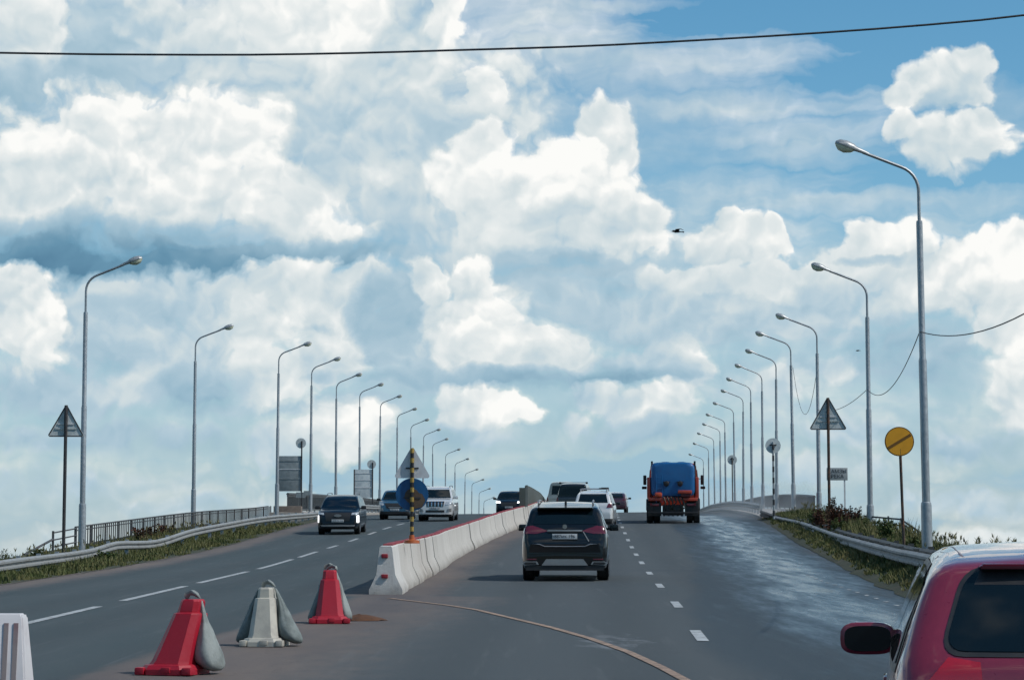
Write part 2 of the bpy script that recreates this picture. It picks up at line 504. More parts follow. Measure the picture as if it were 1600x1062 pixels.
M = dict(
    galv=mat('galvanised_steel', (.33, .36, .38), .45, .55, .15, 9),
    rail=mat('weathered_rail_steel', (.28, .295, .295), .6, .2, .2, 3, col2=(.17, .165, .15), mask=(.5, .75)),
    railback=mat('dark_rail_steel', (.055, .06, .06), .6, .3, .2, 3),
    lampgrey=mat('lamp_housing', (.36, .38, .39), .4, .3, .1, 8),
    lampglass=mat('lamp_bowl', (.66, .68, .52), .15, 0, .08, 10, coat=.5),
    darkpost=mat('dark_post', (.035, .035, .038), .6, .1, .3, 8),
    rustpost=mat('rusty_post', (.05, .04, .035), .7, .1, .3, 7, col2=(.16, .07, .04), mask=(.45, .7)),
    signback=mat('sign_back', (.42, .47, .47), .5, .1, .2, 5, col2=(.58, .62, .62), mask=(.35, .7)),
    signlight=mat('sign_back_light', (.58, .60, .61), .55, .15, .12, 4),
    signboard=mat('board_back', (.23, .265, .275), .55, .2, .2, 3),
    signboard2=mat('board_back_pale', (.46, .52, .54), .5, .1, .2, 3, col2=(.58, .63, .63), mask=(.4, .6)),
    blue=mat('blue_sign_paint', (.005, .075, .20), .45, 0, .2, 6),
    dirt=mat('brown_dirt', (.09, .065, .045), .9, 0, .3, 14),
    amber=mat('amber_sign', (.72, .33, .012), .5, 0, .08, 5),
    amberdark=mat('amber_sign_band', (.17, .08, .008), .55, 0, .1, 8),
    white=mat('white_sign', (.30, .33, .34), .5, 0, .06, 8),
    ink=mat('black_ink', (.02, .022, .025), .5, 0, .05, 8),
    concrete=mat('barrier_concrete', (.48, .465, .43), .85, 0, .12, 2.0, .35, col2=(.27, .25, .215), mask=(.47, .74), detail=7, bscale=40),
    whiteend=mat('whitewashed_concrete', (.66, .65, .62), .8, 0, .1, 3, .3, col2=(.40, .38, .34), mask=(.54, .78), detail=7, bscale=40),
    redcap=mat('red_cap', (.27, .018, .028), .55, 0, .15, 4),
    redplastic=mat('red_plastic', (.36, .006, .022), .5, 0, .08, 5, .1, col2=(.34, .012, .03), mask=(.5, .8)),
    whiteplastic=mat('dirty_white_plastic', (.46, .44, .375), .55, 0, .1, 5, .1, col2=(.30, .285, .26), mask=(.45, .75)),
    stripeplastic=mat('white_plastic_barrier', (.56, .55, .56), .5, 0, .1, 4, .1, col2=(.42, .39, .40), mask=(.5, .8)),
    groove=mat('greyish_pink_groove', (.22, .19, .19), .7, 0, .15, 5, col2=(.20, .13, .14), mask=(.45, .65)),
    bag=mat('sandbag_cloth', (.19, .222, .215), .75, 0, .2, 6, .3, col2=(.10, .122, .118), mask=(.4, .7), bscale=26),
    bagpale=mat('sandbag_cloth_pale', (.255, .285, .275), .7, 0, .2, 5, .3, col2=(.15, .17, .165), mask=(.45, .7), bscale=26),
    yellow=mat('yellow_paint', (.33, .225, .05), .5, 0, .2, 9),
    black=mat('black_paint', (.012, .012, .014), .5, 0, .2, 9),
    orange=mat('orange_plastic', (.38, .09, .02), .5, 0, .1, 9),
    tyre=mat('tyre_rubber', (.014, .014, .015), .75, 0, .15, 20),
    rim=mat('alloy_rim', (.22, .23, .24), .3, .8, .1, 10),
    sideglass=mat('mirror_like_side_glass', (.006, .010, .012), .05, 0, .1, 2, spec=1.0, coat=1),
    glass=mat('dark_glass', (.004, .009, .012), .04, 0, .1, 2, spec=.42),
    glassblue=mat('blue_tinted_glass', (.003, .012, .026), .04, 0, .1, 2, spec=.32),
    plastic=mat('black_plastic', (.016, .017, .019), .5, 0, .15, 15),
    chrome=mat('chrome', (.55, .56, .57), .12, 1, .03, 8),
    satin=mat('satin_silver', (.32, .32, .32), .35, .6, .06, 8),
    tailred=mat('bright_tail_light_glass', (.42, .008, .018), .12, 0, .1, 12, coat=1),
    taillight=mat('tail_light_glass', (.115, .009, .018), .12, 0, .1, 12, coat=1),
    headlight=mat('head_light_glass', (.45, .48, .50), .1, .2, .12, 14, coat=1),
    lit=emit_mat('lit_running_lamp', (1, 1, 1), 2.2),
    plate=mat('number_plate', (.50, .52, .53), .4, 0, .03, 8),
    railing=mat('railing_paint', (.075, .08, .085), .6, .2, .2, 5, col2=(.11, .06, .05), mask=(.55, .75)),
    parapet=mat('parapet_steel', (.075, .085, .09), .6, .2, .15, 4),
    stone=mat('pale_concrete', (.33, .31, .28), .85, 0, .15, 2.5, .3, bscale=20),
    pierstone=mat('stained_concrete', (.15, .125, .105), .85, 0, .25, 3, .3, bscale=20),
    screen=mat('olive_metal_sheet', (.075, .088, .078), .6, .1, .12, 2),
    screenpost=mat('olive_post', (.14, .16, .15), .55, .1, .1, 4),
    cable=mat('cable_rubber', (.035, .04, .046), .6, 0, .1, 4),
    bird=mat('bird_feathers', (.02, .02, .022), .8, 0, .2, 20),
)


def grimy_concrete(name, col, dark):
    """whitewashed concrete with run-off streaks, splashed dirt along the foot and tyre scuffs; every block differs"""
    m = bpy.data.materials.new(name); m.use_nodes = True
    nt = m.node_tree; nt.nodes.clear(); N = NT(nt)
    out = nt.nodes.new('ShaderNodeOutputMaterial'); b = nt.nodes.new('ShaderNodeBsdfPrincipled')
    nt.links.new(b.outputs[0], out.inputs[0])
    P = nt.nodes.new('ShaderNodeNewGeometry').outputs['Position']
    O = nt.nodes.new('ShaderNodeTexCoord').outputs['Object']
    rnd_ = nt.nodes.new('ShaderNodeObjectInfo').outputs['Random']
    ox, oy, oz = N.sep(O)
    streak = N.noise(N.vmath('MULTIPLY', P, (7, 7, .7)), 1.0, 5, .65)
    blot = N.noise(P, 2.3, 6, .62)
    chip = N.noise(P, 13, 4, .6)
    splash = N.math('ADD', N.mapr(oz, .34, .0, 0, 1), N.math('MULTIPLY', N.math('SUBTRACT', blot, .5), 1.6))
    c = N.mix(N.mapr(rnd_, 0, 1, 0, .35), col, tuple(k * .72 for k in col))
    c = N.mix(N.math('MULTIPLY', N.mapr(streak, .48, .70), .45), c, dark)
    c = N.mix(N.math('MULTIPLY', N.mapr(splash, .35, 1.0), .60), c, tuple(k * .62 for k in dark))
    c = N.mix(N.math('MULTIPLY', N.mapr(chip, .66, .70), .7), c, (.10, .098, .09))
    N._in(b.inputs['Base Color'], c); b.inputs['Roughness'].default_value = .85; b.inputs['Specular IOR Level'].default_value = .3
    bp = nt.nodes.new('ShaderNodeBump'); bp.inputs['Strength'].default_value = .4; bp.inputs['Distance'].default_value = .02
    N._in(bp.inputs['Height'], N.math('ADD', chip, N.math('MULTIPLY', streak, .5))); nt.links.new(bp.outputs[0], b.inputs['Normal'])
    return m


M['concrete'] = grimy_concrete('barrier_concrete_grimy', (.50, .485, .45), (.29, .265, .23))
M['whiteend'] = grimy_concrete('whitewashed_end', (.64, .63, .60), (.38, .355, .32))


def round_poly(poly, r, n=5):
    out = []
    k = len(poly)
    for i in range(k):
        p = Vector(poly[i]); a = Vector(poly[i - 1]) - p; b = Vector(poly[(i + 1) % k]) - p
        ra = min(r, a.length * .45); rb = min(r, b.length * .45)
        A, B = p + a.normalized() * ra, p + b.normalized() * rb
        for j in range(n + 1):
            t = j / n
            q = A * (1 - t) ** 2 + p * 2 * t * (1 - t) + B * t * t
            out.append((q.x, q.y))
    return out
# ------------------------------------------------------------------ ground, road, markings
def road_material():
    m = bpy.data.materials.new('asphalt'); m.use_nodes = True
    nt = m.node_tree; nt.nodes.clear(); N = NT(nt)
    out = nt.nodes.new('ShaderNodeOutputMaterial'); b = nt.nodes.new('ShaderNodeBsdfPrincipled')
    nt.links.new(b.outputs[0], out.inputs[0])
    P = nt.nodes.new('ShaderNodeNewGeometry').outputs['Position']

    def attr(n):
        a = nt.nodes.new('ShaderNodeAttribute'); a.attribute_name = n
        return a.outputs['Fac']
    dust, wet, left, lat, damp = attr('dust'), attr('wet'), attr('left'), attr('lat'), attr('damp')
    big = N.noise(N.vmath('MULTIPLY', P, (1, .22, 1)), .55, 5, .6)
    mid = N.noise(N.vmath('MULTIPLY', P, (1, .35, 1)), 3.0, 5, .65)
    grit = N.noise(P, 55, 3, .7)
    base = N.mix(left, (.056, .071, .078), (.040, .063, .070))
    base = N.mix(N.mapr(big, .35, .7), base, N.mix(.5, base, (.074, .084, .090)))
    base = N.mix(N.math('MULTIPLY', N.mapr(grit, .35, .75), .42), base, (.118, .126, .130))
    # wheel tracks and drag marks along the lanes
    trk = N.math('ABSOLUTE', N.math('SINE', N.math('MULTIPLY', lat, 1.72)))
    base = N.mix(N.math('MULTIPLY', N.mapr(trk, .55, 1.0), .22), base, (.032, .040, .045))
    # dusty strip
    dk = N.math('ADD', dust, N.math('MULTIPLY', N.math('SUBTRACT', mid, .5), .65))
    dm = N.math('MULTIPLY', N.mapr(dk, .22, .9, smooth=True), .9)
    base = N.mix(dm, base, N.mix(N.mapr(big, .35, .65), (.108, .094, .092), (.165, .134, .116)))
    # patches, thin cracks
    cr = N.voro(N.vmath('ADD', N.vmath('MULTIPLY', P, (1, .5, 1)), N.vmath('SCALE', N.noise(P, 1.2, 3, .6, out='Color'), scale=.8)), .42, 1, .5, feature='DISTANCE_TO_EDGE')
    crm = N.math('MULTIPLY', N.mapr(cr, .0, .006, 1, 0), N.mapr(big, .5, .6))
    base = N.mix(N.math('MULTIPLY', crm, .25), base, (.022, .024, .026))
    # spilt paint beside the curved line, rubbed out by tyres
    sp = N.vmath('LENGTH', N.vmath('MULTIPLY', N.vmath('SUBTRACT', P, (1.16, 27.2, 0)), (1.9, .36, 0)))
    spm = N.math('ADD', N.math('MULTIPLY', N.math('SUBTRACT', mid, .5), 3.2), N.math('SUBTRACT', .62, sp))
    base = N.mix(N.math('MULTIPLY', N.mapr(spm, 0, .9), .55), base, (.30, .32, .34))
    sk = N.noise(N.vmath('MULTIPLY', P, (5.0, .25, 1)), 1.0, 4, .6)
    base = N.mix(N.math('MULTIPLY', N.mapr(sk, .58, .72), .30), base, (.13, .14, .145))
    # water
    dpm = N.mapr(N.math('ADD', damp, N.math('MULTIPLY', N.math('SUBTRACT', big, .5), 1.3)), .3, .8, smooth=True)
    base = N.mix(N.math('MULTIPLY', dpm, .62), base, (.024, .040, .051))
    wk = N.math('ADD', wet, N.math('MULTIPLY', N.math('SUBTRACT', N.noise(N.vmath('MULTIPLY', P, (1.0, .10, 1)), 2.2, 7, .70), .5), 1.9))
    wm = N.mapr(wk, .08, 1.45, smooth=True)
    base = N.mix(N.math('MULTIPLY', wm, .55), base, (.028, .044, .056))
    N._in(b.inputs['Base Color'], base)
    rough = N.mapr(grit, .3, .7, .80, .95)
    rough = N.math('ADD', N.math('MULTIPLY', rough, N.math('SUBTRACT', 1.0, wm)), N.math('MULTIPLY', wm, .33))
    rough = N.math('MULTIPLY_ADD', dpm, -.20, rough)
    N._in(b.inputs['Roughness'], rough)
    N._in(b.inputs['Specular IOR Level'], N.mapr(wm, 0, 1, .25, .68))
    bp = nt.nodes.new('ShaderNodeBump'); bp.inputs['Distance'].default_value = .006
    N._in(bp.inputs['Strength'], N.mapr(wm, 0, 1, .7, .25)); N._in(bp.inputs['Height'], grit)
    nt.links.new(bp.outputs[0], b.inputs['Normal'])
    return m


def clamp01(v):
    return max(0.0, min(1.0, v))


WET = [(20, 4.4), (36, 5.1), (54, 6.6), (75, 8.0), (92, 9.1), (110, 9.8), (150, 11.5)]


def build_road():
    ys = [-60 + i * 4 for i in range(20)] + [20 + i * .75 for i in range(190)] + [163 + i * 4 for i in range(70)]
    NC = 88
    bm = bmesh.new(); rows = []; at = []
    for Y in ys:
        a, b = interp(LE, Y), interp(RE, Y); c = interp(CE, Y)
        row = []
        for k in range(NC + 1):
            X = a + (b - a) * k / NC
            row.append(bm.verts.new((X, Y, zr(Y, X))))
            d = X - c
            if Y > 41:
                w0, w1 = -.9, 1.25 + .5 * clamp01((Y - 60) / 40)
                du = 1 - clamp01((d - .5) / w1) if d > 0 else 1 - clamp01((-d - .3) / .9)
            else:
                du = .85 * (1 - clamp01((d - 1.0) / 2.2)) if d > 0 else .9 * (1 - clamp01((-d - .25) / .35))
            du = max(du, 1.0 * (1 - clamp01((X - a - .35) / 1.3)), .8 * (1 - clamp01((b - X) / .7)) * clamp01((Y - 50) / 20))
            wx = interp(WET, Y)
            ww = clamp01(1.25 - abs(X - wx) / (1.75 + .4 * clamp01((Y - 40) / 40))) * clamp01((150 - Y) / 20) * clamp01((Y - 12) / 22)
            dp = clamp01((X - wx + 2.9) / 1.1) * clamp01((160 - Y) / 20) * clamp01((Y - 10) / 16) * (1 if d > 0 else 0)
            at.append((du, ww, 1.0 if d < -.2 else 0.0, (X - interp(LANE, Y)) if d > 0 else (X - interp(LLANE, Y)), dp))
        rows.append(row)
    for r0, r1 in zip(rows, rows[1:]):
        for k in range(NC):
            bm.faces.new((r0[k], r0[k + 1], r1[k + 1], r1[k]))
    me = bpy.data.meshes.new('road'); bm.to_mesh(me); bm.free()
    for i, n in enumerate(('dust', 'wet', 'left', 'lat', 'damp')):
        A = me.attributes.new(n, 'FLOAT', 'POINT')
        A.data.foreach_set('value', [t[i] for t in at])
    me.materials.append(road_material()); me.shade_smooth()
    tag(link('road', me), kind='structure')


build_road()


def strip(mb, path, w, lift=.006):
    """painted strip: path of (X, Y), width across"""
    prev = None
    for i, (X, Y) in enumerate(path):
        X0, Y0 = path[max(0, i - 1)]; X1, Y1 = path[min(len(path) - 1, i + 1)]
        t = Vector((X1 - X0, Y1 - Y0)).normalized(); n = Vector((t.y, -t.x)) * w / 2
        cur = [mb.bm.verts.new((X + s * n.x, Y + s * n.y, zr(Y + s * n.y, X + s * n.x) + lift)) for s in (-1, 1)]
        if prev:
            mb.bm.faces.new((prev[0], prev[1], cur[1], cur[0]))
        prev = cur


def worn_paint(name, col, wear):
    m = bpy.data.materials.new(name); m.use_nodes = True
    nt = m.node_tree; nt.nodes.clear(); N = NT(nt)
    out = nt.nodes.new('ShaderNodeOutputMaterial'); b = nt.nodes.new('ShaderNodeBsdfPrincipled')
    nt.links.new(b.outputs[0], out.inputs[0])
    P = nt.nodes.new('ShaderNodeNewGeometry').outputs['Position']
    f = N.noise(P, 6, 6, .7); g = N.noise(P, 45, 3, .7)
    k = N.math('ADD', N.math('MULTIPLY', f, .6), N.math('MULTIPLY', g, .4))
    N._in(b.inputs['Base Color'], N.mix(N.mapr(k, wear, wear + .16), tuple(c * .35 + .04 for c in col), col))
    b.inputs['Roughness'].default_value = .75; b.inputs['Specular IOR Level'].default_value = .25
    return m


PAINT = worn_paint('worn_white_paint', (.44, .47, .48), .40)
PAINTY = worn_paint('worn_yellow_paint', (.44, .30, .215), .45)
mb = MB()
Y = 27.3
while Y < 300:
    strip(mb, [(interp(LANE, y), y) for y in (Y, Y + .8, Y + 1.6, Y + 2.4)], .14)
    Y += 9.3 if Y < 60 else 8.0
mb2 = MB()
Y = 18.0
while Y < 27:
    strip(mb2, [(interp(LANE, Y) + .02, Y), (interp(LANE, Y + 2.7), Y + 2.7)], .17); Y += 9.3
tag(mb.add(mb2).build('lane_marking', PAINT), kind='structure')
mb = MB()
for a, b in [(20, 26.5), (28.6, 37), (39.3, 46.8), (48.8, 57.8), (60.2, 69.5), (71.7, 78), (82, 85.5), (90, 93.5), (98.5, 102), (106, 110), (114, 118), (122, 126), (130, 134), (138, 142), (147, 151)]:
    n = max(2, int((b - a) / 1.2))
    strip(mb, [(interp(LLANE, a + (b - a) * i / n), a + (b - a) * i / n) for i in range(n + 1)], .15)
tag(mb.build('oncoming_lane_marking', PAINT), kind='structure')
mb = MB()
pts = [(608, 934), (650, 939), (700, 945), (745, 952), (800, 965), (860, 979), (920, 996), (980, 1017), (1030, 1040), (1075, 1064), (1130, 1098), (1180, 1135)]
path = []
for x, y in pts:
    Yd = EYE * F / (y - 797.0)
    path.append(((x - 800) / F * Yd, Yd))
fine = []
for (a, b), (c, d) in zip(path, path[1:]):
    fine += [(a + (c - a) * i / 4, b + (d - b) * i / 4) for i in range(4)]
strip(mb, fine + [path[-1]], .10, .008)
tag(mb.build('curved_yellow_line', PAINTY), kind='structure')
mb = MB()
Y = 30.0
while Y < 55:
    X = interp([(20, 5.1), (37.7, 6.22), (46, 6.55), (54.8, 7.0), (66, 8.6)], Y)
    strip(mb, [(X, Y), (X + .02, Y + .34)], .075); Y += 1.45
tag(mb.build('edge_line', PAINT), kind='structure')

# ---------------- verges: banks of earth and grass on both sides
RB = [(0, -.012), (.4, .15), (.8, .29), (2.0, .42), (2.8, .40), (3.6, .15), (5, -.6), (8, -2.4), (24, -10), (60, -16)]
LB = [(0, -.012), (.9, -.04), (2.6, -.30), (4.6, -.26), (7.5, -.35), (10, -1.2), (26, -9), (60, -16)]
RRAIL = [(38, 7.35), (49, 8.2), (60, 9.15), (72, 10.0), (92, 11.45), (104, 12.1)]


def bank_z(side, Y, d):
    return zr(Y, 12 if side > 0 else -11) + lerp(RB if side > 0 else LB, d) * (1 if d > 2 else 1)


def ground_z(X, Y):
    a, b = interp(LE, Y), interp(RE, Y)
    if X > b:
        return bank_z(1, Y, X - b)
    if X < a:
        return bank_z(-1, Y, a - X)
    return zr(Y, X)


EARTH = mat('verge_earth', (.034, .040, .016), .95, 0, .2, 1.4, .6, col2=(.075, .062, .044), mask=(.50, .68), detail=8, bscale=18)
mb = MB()
ysv = [-60 + i * 5 for i in range(16)] + [20 + i * 1.5 for i in range(90)]
for side, y_end, ds in ((1, 119, [0, .25, .5, .75, 1, 1.3, 1.7, 2.0, 2.6, 3.2, 4, 5, 6, 7.5, 9, 12, 16, 24, 40, 60]),
                        (-1, 150, [0, .3, .6, .9, 1.3, 1.8, 2.2, 2.6, 3.2, 3.9, 4.6, 6, 7.5, 8.6, 10, 14, 20, 26, 40, 60])):
    rows = []
    for Y in [v for v in ysv if v < y_end - .5] + [y_end]:
        e = interp(RE, Y) if side > 0 else interp(LE, Y)
        jag = .16 * mnoise.noise((Y * .9, side * 7, 0)) + .07 * mnoise.noise((Y * 3.1, side, 4))
        row = []
        for i, d in enumerate(ds):
            dd = d + (jag - .12) * max(0, 1 - d / 1.5)
            bump = .05 * mnoise.noise((Y * .7, d * 1.3, side * 3)) * min(1, d)
            row.append(mb.bm.verts.new((e + side * dd, Y, bank_z(side, Y, max(0, d)) + bump + (.02 if d < .3 else 0))))
        rows.append(row)
    for r0, r1 in zip(rows, rows[1:]):
        for k in range(len(ds) - 1):
            mb.bm.faces.new((r0[k], r0[k + 1], r1[k + 1], r1[k]))
tag(mb.build('verge', EARTH, sharp=80), kind='structure')

# the plain far below the embankment
mb = MB()
rings = []
for r in (0.0, 60, 200, 800, 3000, 12000, 40000):
    rings.append([(max(r, .01) * math.cos(a), max(r, .01) * math.sin(a) + 60, -11.0 - (0 if r < 900 else 0)) for a in [2 * math.pi * k / 48 for k in range(48)]])
mb.loft(rings, cap=False)
tag(mb.build('plain', mat('meadow', (.06, .075, .03), .95, 0, .3, .02, col2=(.10, .09, .05), mask=(.4, .65))), kind='structure')
# ------------------------------------------------------------------ street lamps
def lamp_proto():
    root = thing('street_lamp', 'x', 'street lamp', (0, 0, 0))
    MB().lathe([(.0, -1.2), (.135, -1.2), (.135, 1.62), (.125, 1.70), (.102, 1.72), (.102, 5.22), (.082, 5.30), (.080, 8.66),
                (.074, 8.72), (.0, 8.72)], 14).build('pole', M['galv'], root)
    pts = [(0, 0, 8.7), (0, 0, 9.45)]
    for k in range(7):
        a = R(90) * (1 - k / 6 * .80)
        pts.append((-.62 + .62 * math.sin(a) if False else -.62 * (1 - math.sin(a)) * 1.0, 0, 9.5 + .62 * math.cos(a)))
    x0, z0 = pts[-1][0], pts[-1][2]
    pts.append((x0 - .95, 0, z0 + .37))
    MB().tube(pts, .042, 8).build('arm', M['galv'], root)
    # lamp head: housing over a glass bowl, tilted with the arm
    hx, hz = x0 - .85, z0 + .33
    T = Matrix.Translation((hx, 0, hz)) @ Matrix.Rotation(R(20), 4, 'Y')
    h = MB()
    rings = []
    for s, w, zt in ((.05, .035, .05), (-.10, .06, .07), (-.30, .085, .09), (-.38, .13, .13), (-.58, .155, .15), (-.76, .13, .12), (-.84, .05, .05)):
        rings.append([T @ Vector((s, w * math.cos(a), zt * max(-.25, math.sin(a)))) for a in [2 * math.pi * k / 14 for k in range(14)]])
    h.loft(rings).build('housing', M['lampgrey'], root)
    g = MB(); rings = []
    for s, w, zt in ((-.34, .03, .03), (-.40, .105, .08), (-.56, .135, .14), (-.72, .115, .12), (-.82, .03, .03)):
        rings.append([T @ Vector((s, w * math.cos(a), -.03 + zt * min(.15, math.sin(a)))) for a in [2 * math.pi * k / 14 for k in range(14)]])
    g.loft(rings).build('glass_bowl', M['lampglass'], root)
    return root


RLAMP = [(1438, 229, 57), (1354, 417, 85.7), (1276, 494, 116), (1237, 521, 136), (1211, 549, 154.5), (1190, 572, 173), (1173, 593, 192.5),
         (1160, 611, 212), (1147, 630, 231), (1133, 648, 250), (1125, 663, 269), (1116, 677, 288), (1107, 693, 305), (1099, 710, 324)]
LLAMP = [(136, 408, 84), (306, 511, 126), (435, 537, 146), (487, 561, 164), (526, 586, 184), (563, 601, 198), (594, 619, 220), (621, 639, 238),
         (643, 656, 257), (661, 671, 277), (677, 686, 297), (696, 702, 316), (711, 717, 330), (726, 733, 356), (737, 749, 379), (748, 763, 400), (756.5, 777, 420)]
LP = lamp_proto()
first = True
LAMPXY = {}
for side, lst in ((1, RLAMP), (-1, LLAMP)):
    for i, (x, y, Y) in enumerate(lst):
        o = LP if first else copy_tree(LP)
        first = False
        p = px(x, y, Y)
        if side > 0 and i == 0:
            lab = 'tall grey street lamp nearest on the right, beside the yellow round sign'
        elif side < 0 and i == 0:
            lab = 'grey street lamp nearest on the left, just right of a triangular sign'
        else:
            lab = 'grey curved-arm street lamp on the %s of the road, %s from the near end' % ('right' if side > 0 else 'left', ordinal(i))
        tag(o, lab, 'street lamp', 'curved arm street lamps along the road')
        o.location = (p.x, Y, p.z - 10.60)
        o.rotation_euler = (R(random.uniform(-.6, .6)), R(random.uniform(-.5, .5)), (0 if side > 0 else math.pi) + R(random.uniform(-5, 5)))
        LAMPXY[(side, i)] = p


# ------------------------------------------------------------------ overhead cables
def cable(name, label, a, b, sag, rad, pts=None):
    if pts is None:
        a, b = Vector(a), Vector(b)
        pts = [a.lerp(b, t / 24) - Vector((0, 0, 4 * sag * (t / 24) * (1 - t / 24))) for t in range(25)]
    tag(MB().tube(pts, rad, 6).build(name, M['cable'], None, 60), label, 'cable', 'overhead cables')


wire = [(-46, 11.0)] + [((x - 800) / 90.0, px(x, y, 40).z) for x, y in ((0, 83), (120, 85), (350, 86), (560, 83), (700, 79), (900, 73), (1100, 63), (1300, 51), (1450, 40), (1600, 26))] + [(46, 17.5)]
cable('overhead_cable', 'thick dark cable spanning the whole road high above all lamps', 0, 0, 0, .0195,
      [Vector((x, 40, z)) for x, z in [(-46 + i * .92, interp(wire, -46 + i * .92)) for i in range(101)]])


def at_lamp(side, i, dz):
    p = LAMPXY[(side, i)]
    return Vector((p.x, p.y - .06, p.z - 10.6 + dz))


c1, c2 = px(1437, 518, 57), px(1355, 608, 85.7)
c3, c4 = px(1277, 572, 116), px(1239, 574, 136)
cable('sagging_cable', 'thin cable hanging between the two nearest right lamps', c1, c2, .75, .012)
cable('sagging_cable', 'thin cable running behind the right triangular sign to the second lamp', c2, px(1277, 640, 116), .35, .012)
cable('sagging_cable', 'thin cable in a deep loop between the third and fourth right lamps', c3, c4, 2.6, .012)
cable('sagging_cable', 'thin cable running from the nearest right lamp out of the picture', c1, (8.7, 27, 6.9), .95, .013)


# ------------------------------------------------------------------ guard rails
def wbeam(path3, side, h=.31):
    """corrugated beam along a 3D path of its top edge; the ridges face +side"""
    prof = [(0.0, 0.0), (.02, -.015), (.075, -.05), (.075, -.10), (.01, -.14), (.01, -.17), (.075, -.21), (.075, -.26), (.02, -.295), (0, -.31)]
    rings = []
    for i, p in enumerate(path3):
        t = (path3[min(i + 1, len(path3) - 1)] - path3[max(0, i - 1)]); t.z = 0; t.normalize()
        n = Vector((-t.y, t.x, 0)) * side
        rings.append([p + n * a + Vector((0, 0, b)) for a, b in prof] + [p + n * (a - .012) + Vector((0, 0, b)) for a, b in reversed(prof)])
    return MB().loft(rings)


def guardrail(label, path, side, post_step, mat_beam, mat_post, depth=.9, group='steel guard rails', seg=1.5):
    """path: list of (X, Y, ztop_world)"""
    pts = []
    tx = [(p[1], p[0]) for p in path]; tz = [(p[1], p[2]) for p in path]
    y0, y1 = path[0][1], path[-1][1]
    n = int((y1 - y0) / seg)
    for i in range(n + 1):
        Y = y0 + (y1 - y0) * i / n
        w = .012 * mnoise.noise((Y * .2, side * 5, y0)) + .004 * mnoise.noise((Y * 1.1, side, y0))
        pts.append(Vector((interp(tx, Y) + w, Y, interp(tz, Y) + .7 * w)))
    root = thing('guardrail', label, 'guard rail', pts[0], 0, group)
    off = pts[0].copy()
    pl = [p - off for p in pts]
    wbeam(pl, side).build('beam', mat_beam, root, 25)
    pm = None; d = y0 + .6
    while d < y1:
        X, Z = interp(tx, d), interp(tz, d)
        p = Vector((X - side * .0, d, Z)) - off
        if pm is None:
            pb = MB(); pb.box((0, 0, -.45), (.12, .10, 1.0)); pb.box((0, 0, -.16), (.16, .14, .22))
            po = pb.build('post', mat_post, root); pm = po.data
        else:
            po = link('post', pm, root)
        po.location = p + Vector((-side * -.0, 0, 0)) + Vector((-.075 if side < 0 else .075, 0, 0)) * 1.0
        d += post_step
    return root


def pz(x, y, Y):
    q = px(x, y, Y)
    return (q.x, Y, q.z)


# left: along the verge and on over the bridge
lp = [(-13.0, 8, zr(8) + .32), (-13.1, 28, zr(28) + .32), pz(-260, 918, 45), pz(-110, 893, 52), pz(0, 875, 60), pz(140, 857, 75), pz(184, 845, 80.5), pz(234, 844, 85), pz(300, 826, 93.5), pz(359, 815, 103),
      pz(406, 807, 111.5), pz(437, 804, 119), pz(500, 799, 139)]
for Y in (158, 184, 220, 257, 300):
    X = interp(LE, Y) - .35
    lp.append((X, Y, zr(Y, X) + .72))
guardrail('grey corrugated guard rail along the left verge and bridge', lp, -1, 3.2, M['rail'], M['galv'])
rp = [(6.2, 8, zr(8) + .66), (6.6, 22, zr(22) + .66), pz(1560, 886, 36), pz(1470, 869, 43), pz(1400, 856, 53), pz(1352, 845, 64), pz(1300, 831, 80), pz(1250, 814, 97), pz(1211, 806, 110)]
gr = guardrail('pale front guard rail with curled end along the right grass bank', rp, 1, 4.0, M['rail'], M['railback'])
# curled end piece
e = Vector(rp[-1]) - gr.location
cu = MB()
ring = []
for k in range(9):
    a = R(200) * k / 8
    c = e + Vector((.30 * math.sin(a) * .6, .25 * math.sin(a), -.16 - .30 * (1 - math.cos(a)) * .5))
    ring.append([c + Vector((.0, 0, .14)), c + Vector((.06, 0, .05)), c + Vector((.06, 0, -.05)), c + Vector((0, 0, -.14)), c + Vector((-.02, 0, 0))])
cu.loft(ring).build('curled_end', M['rail'], gr)
rq = [(x + .42 - .1 * (Y < 60), Y, z + .05) for x, Y, z in rp[:-1]] + [pz(1219, 806, 110.5), pz(1189, 797, 118)]
guardrail('dark rear guard rail just behind the pale one on the right bank', rq, 1, 5.0, M['railback'], M['railback'])
rb = []
for Y in (124, 140, 155, 173, 192, 231, 270, 310):
    X = interp(RE, Y) + .35
    rb.append((X, Y, zr(Y, X) + .72))
guardrail('grey bridge guard rail below the right parapet, behind water spray', rb, 1, 3.0, M['rail'], M['galv'])


# ------------------------------------------------------------------ bridge: pavements, parapets, piers
def ribbon(inner, outer, zi, zo, thick, ys):
    rings = []
    for Y in ys:
        a, b = inner(Y), outer(Y)
        rings.append([(a, Y, zi(Y)), (b, Y, zo(Y)), (b, Y, zo(Y) - thick), (a, Y, zi(Y) - thick)])
    return MB().loft(rings)


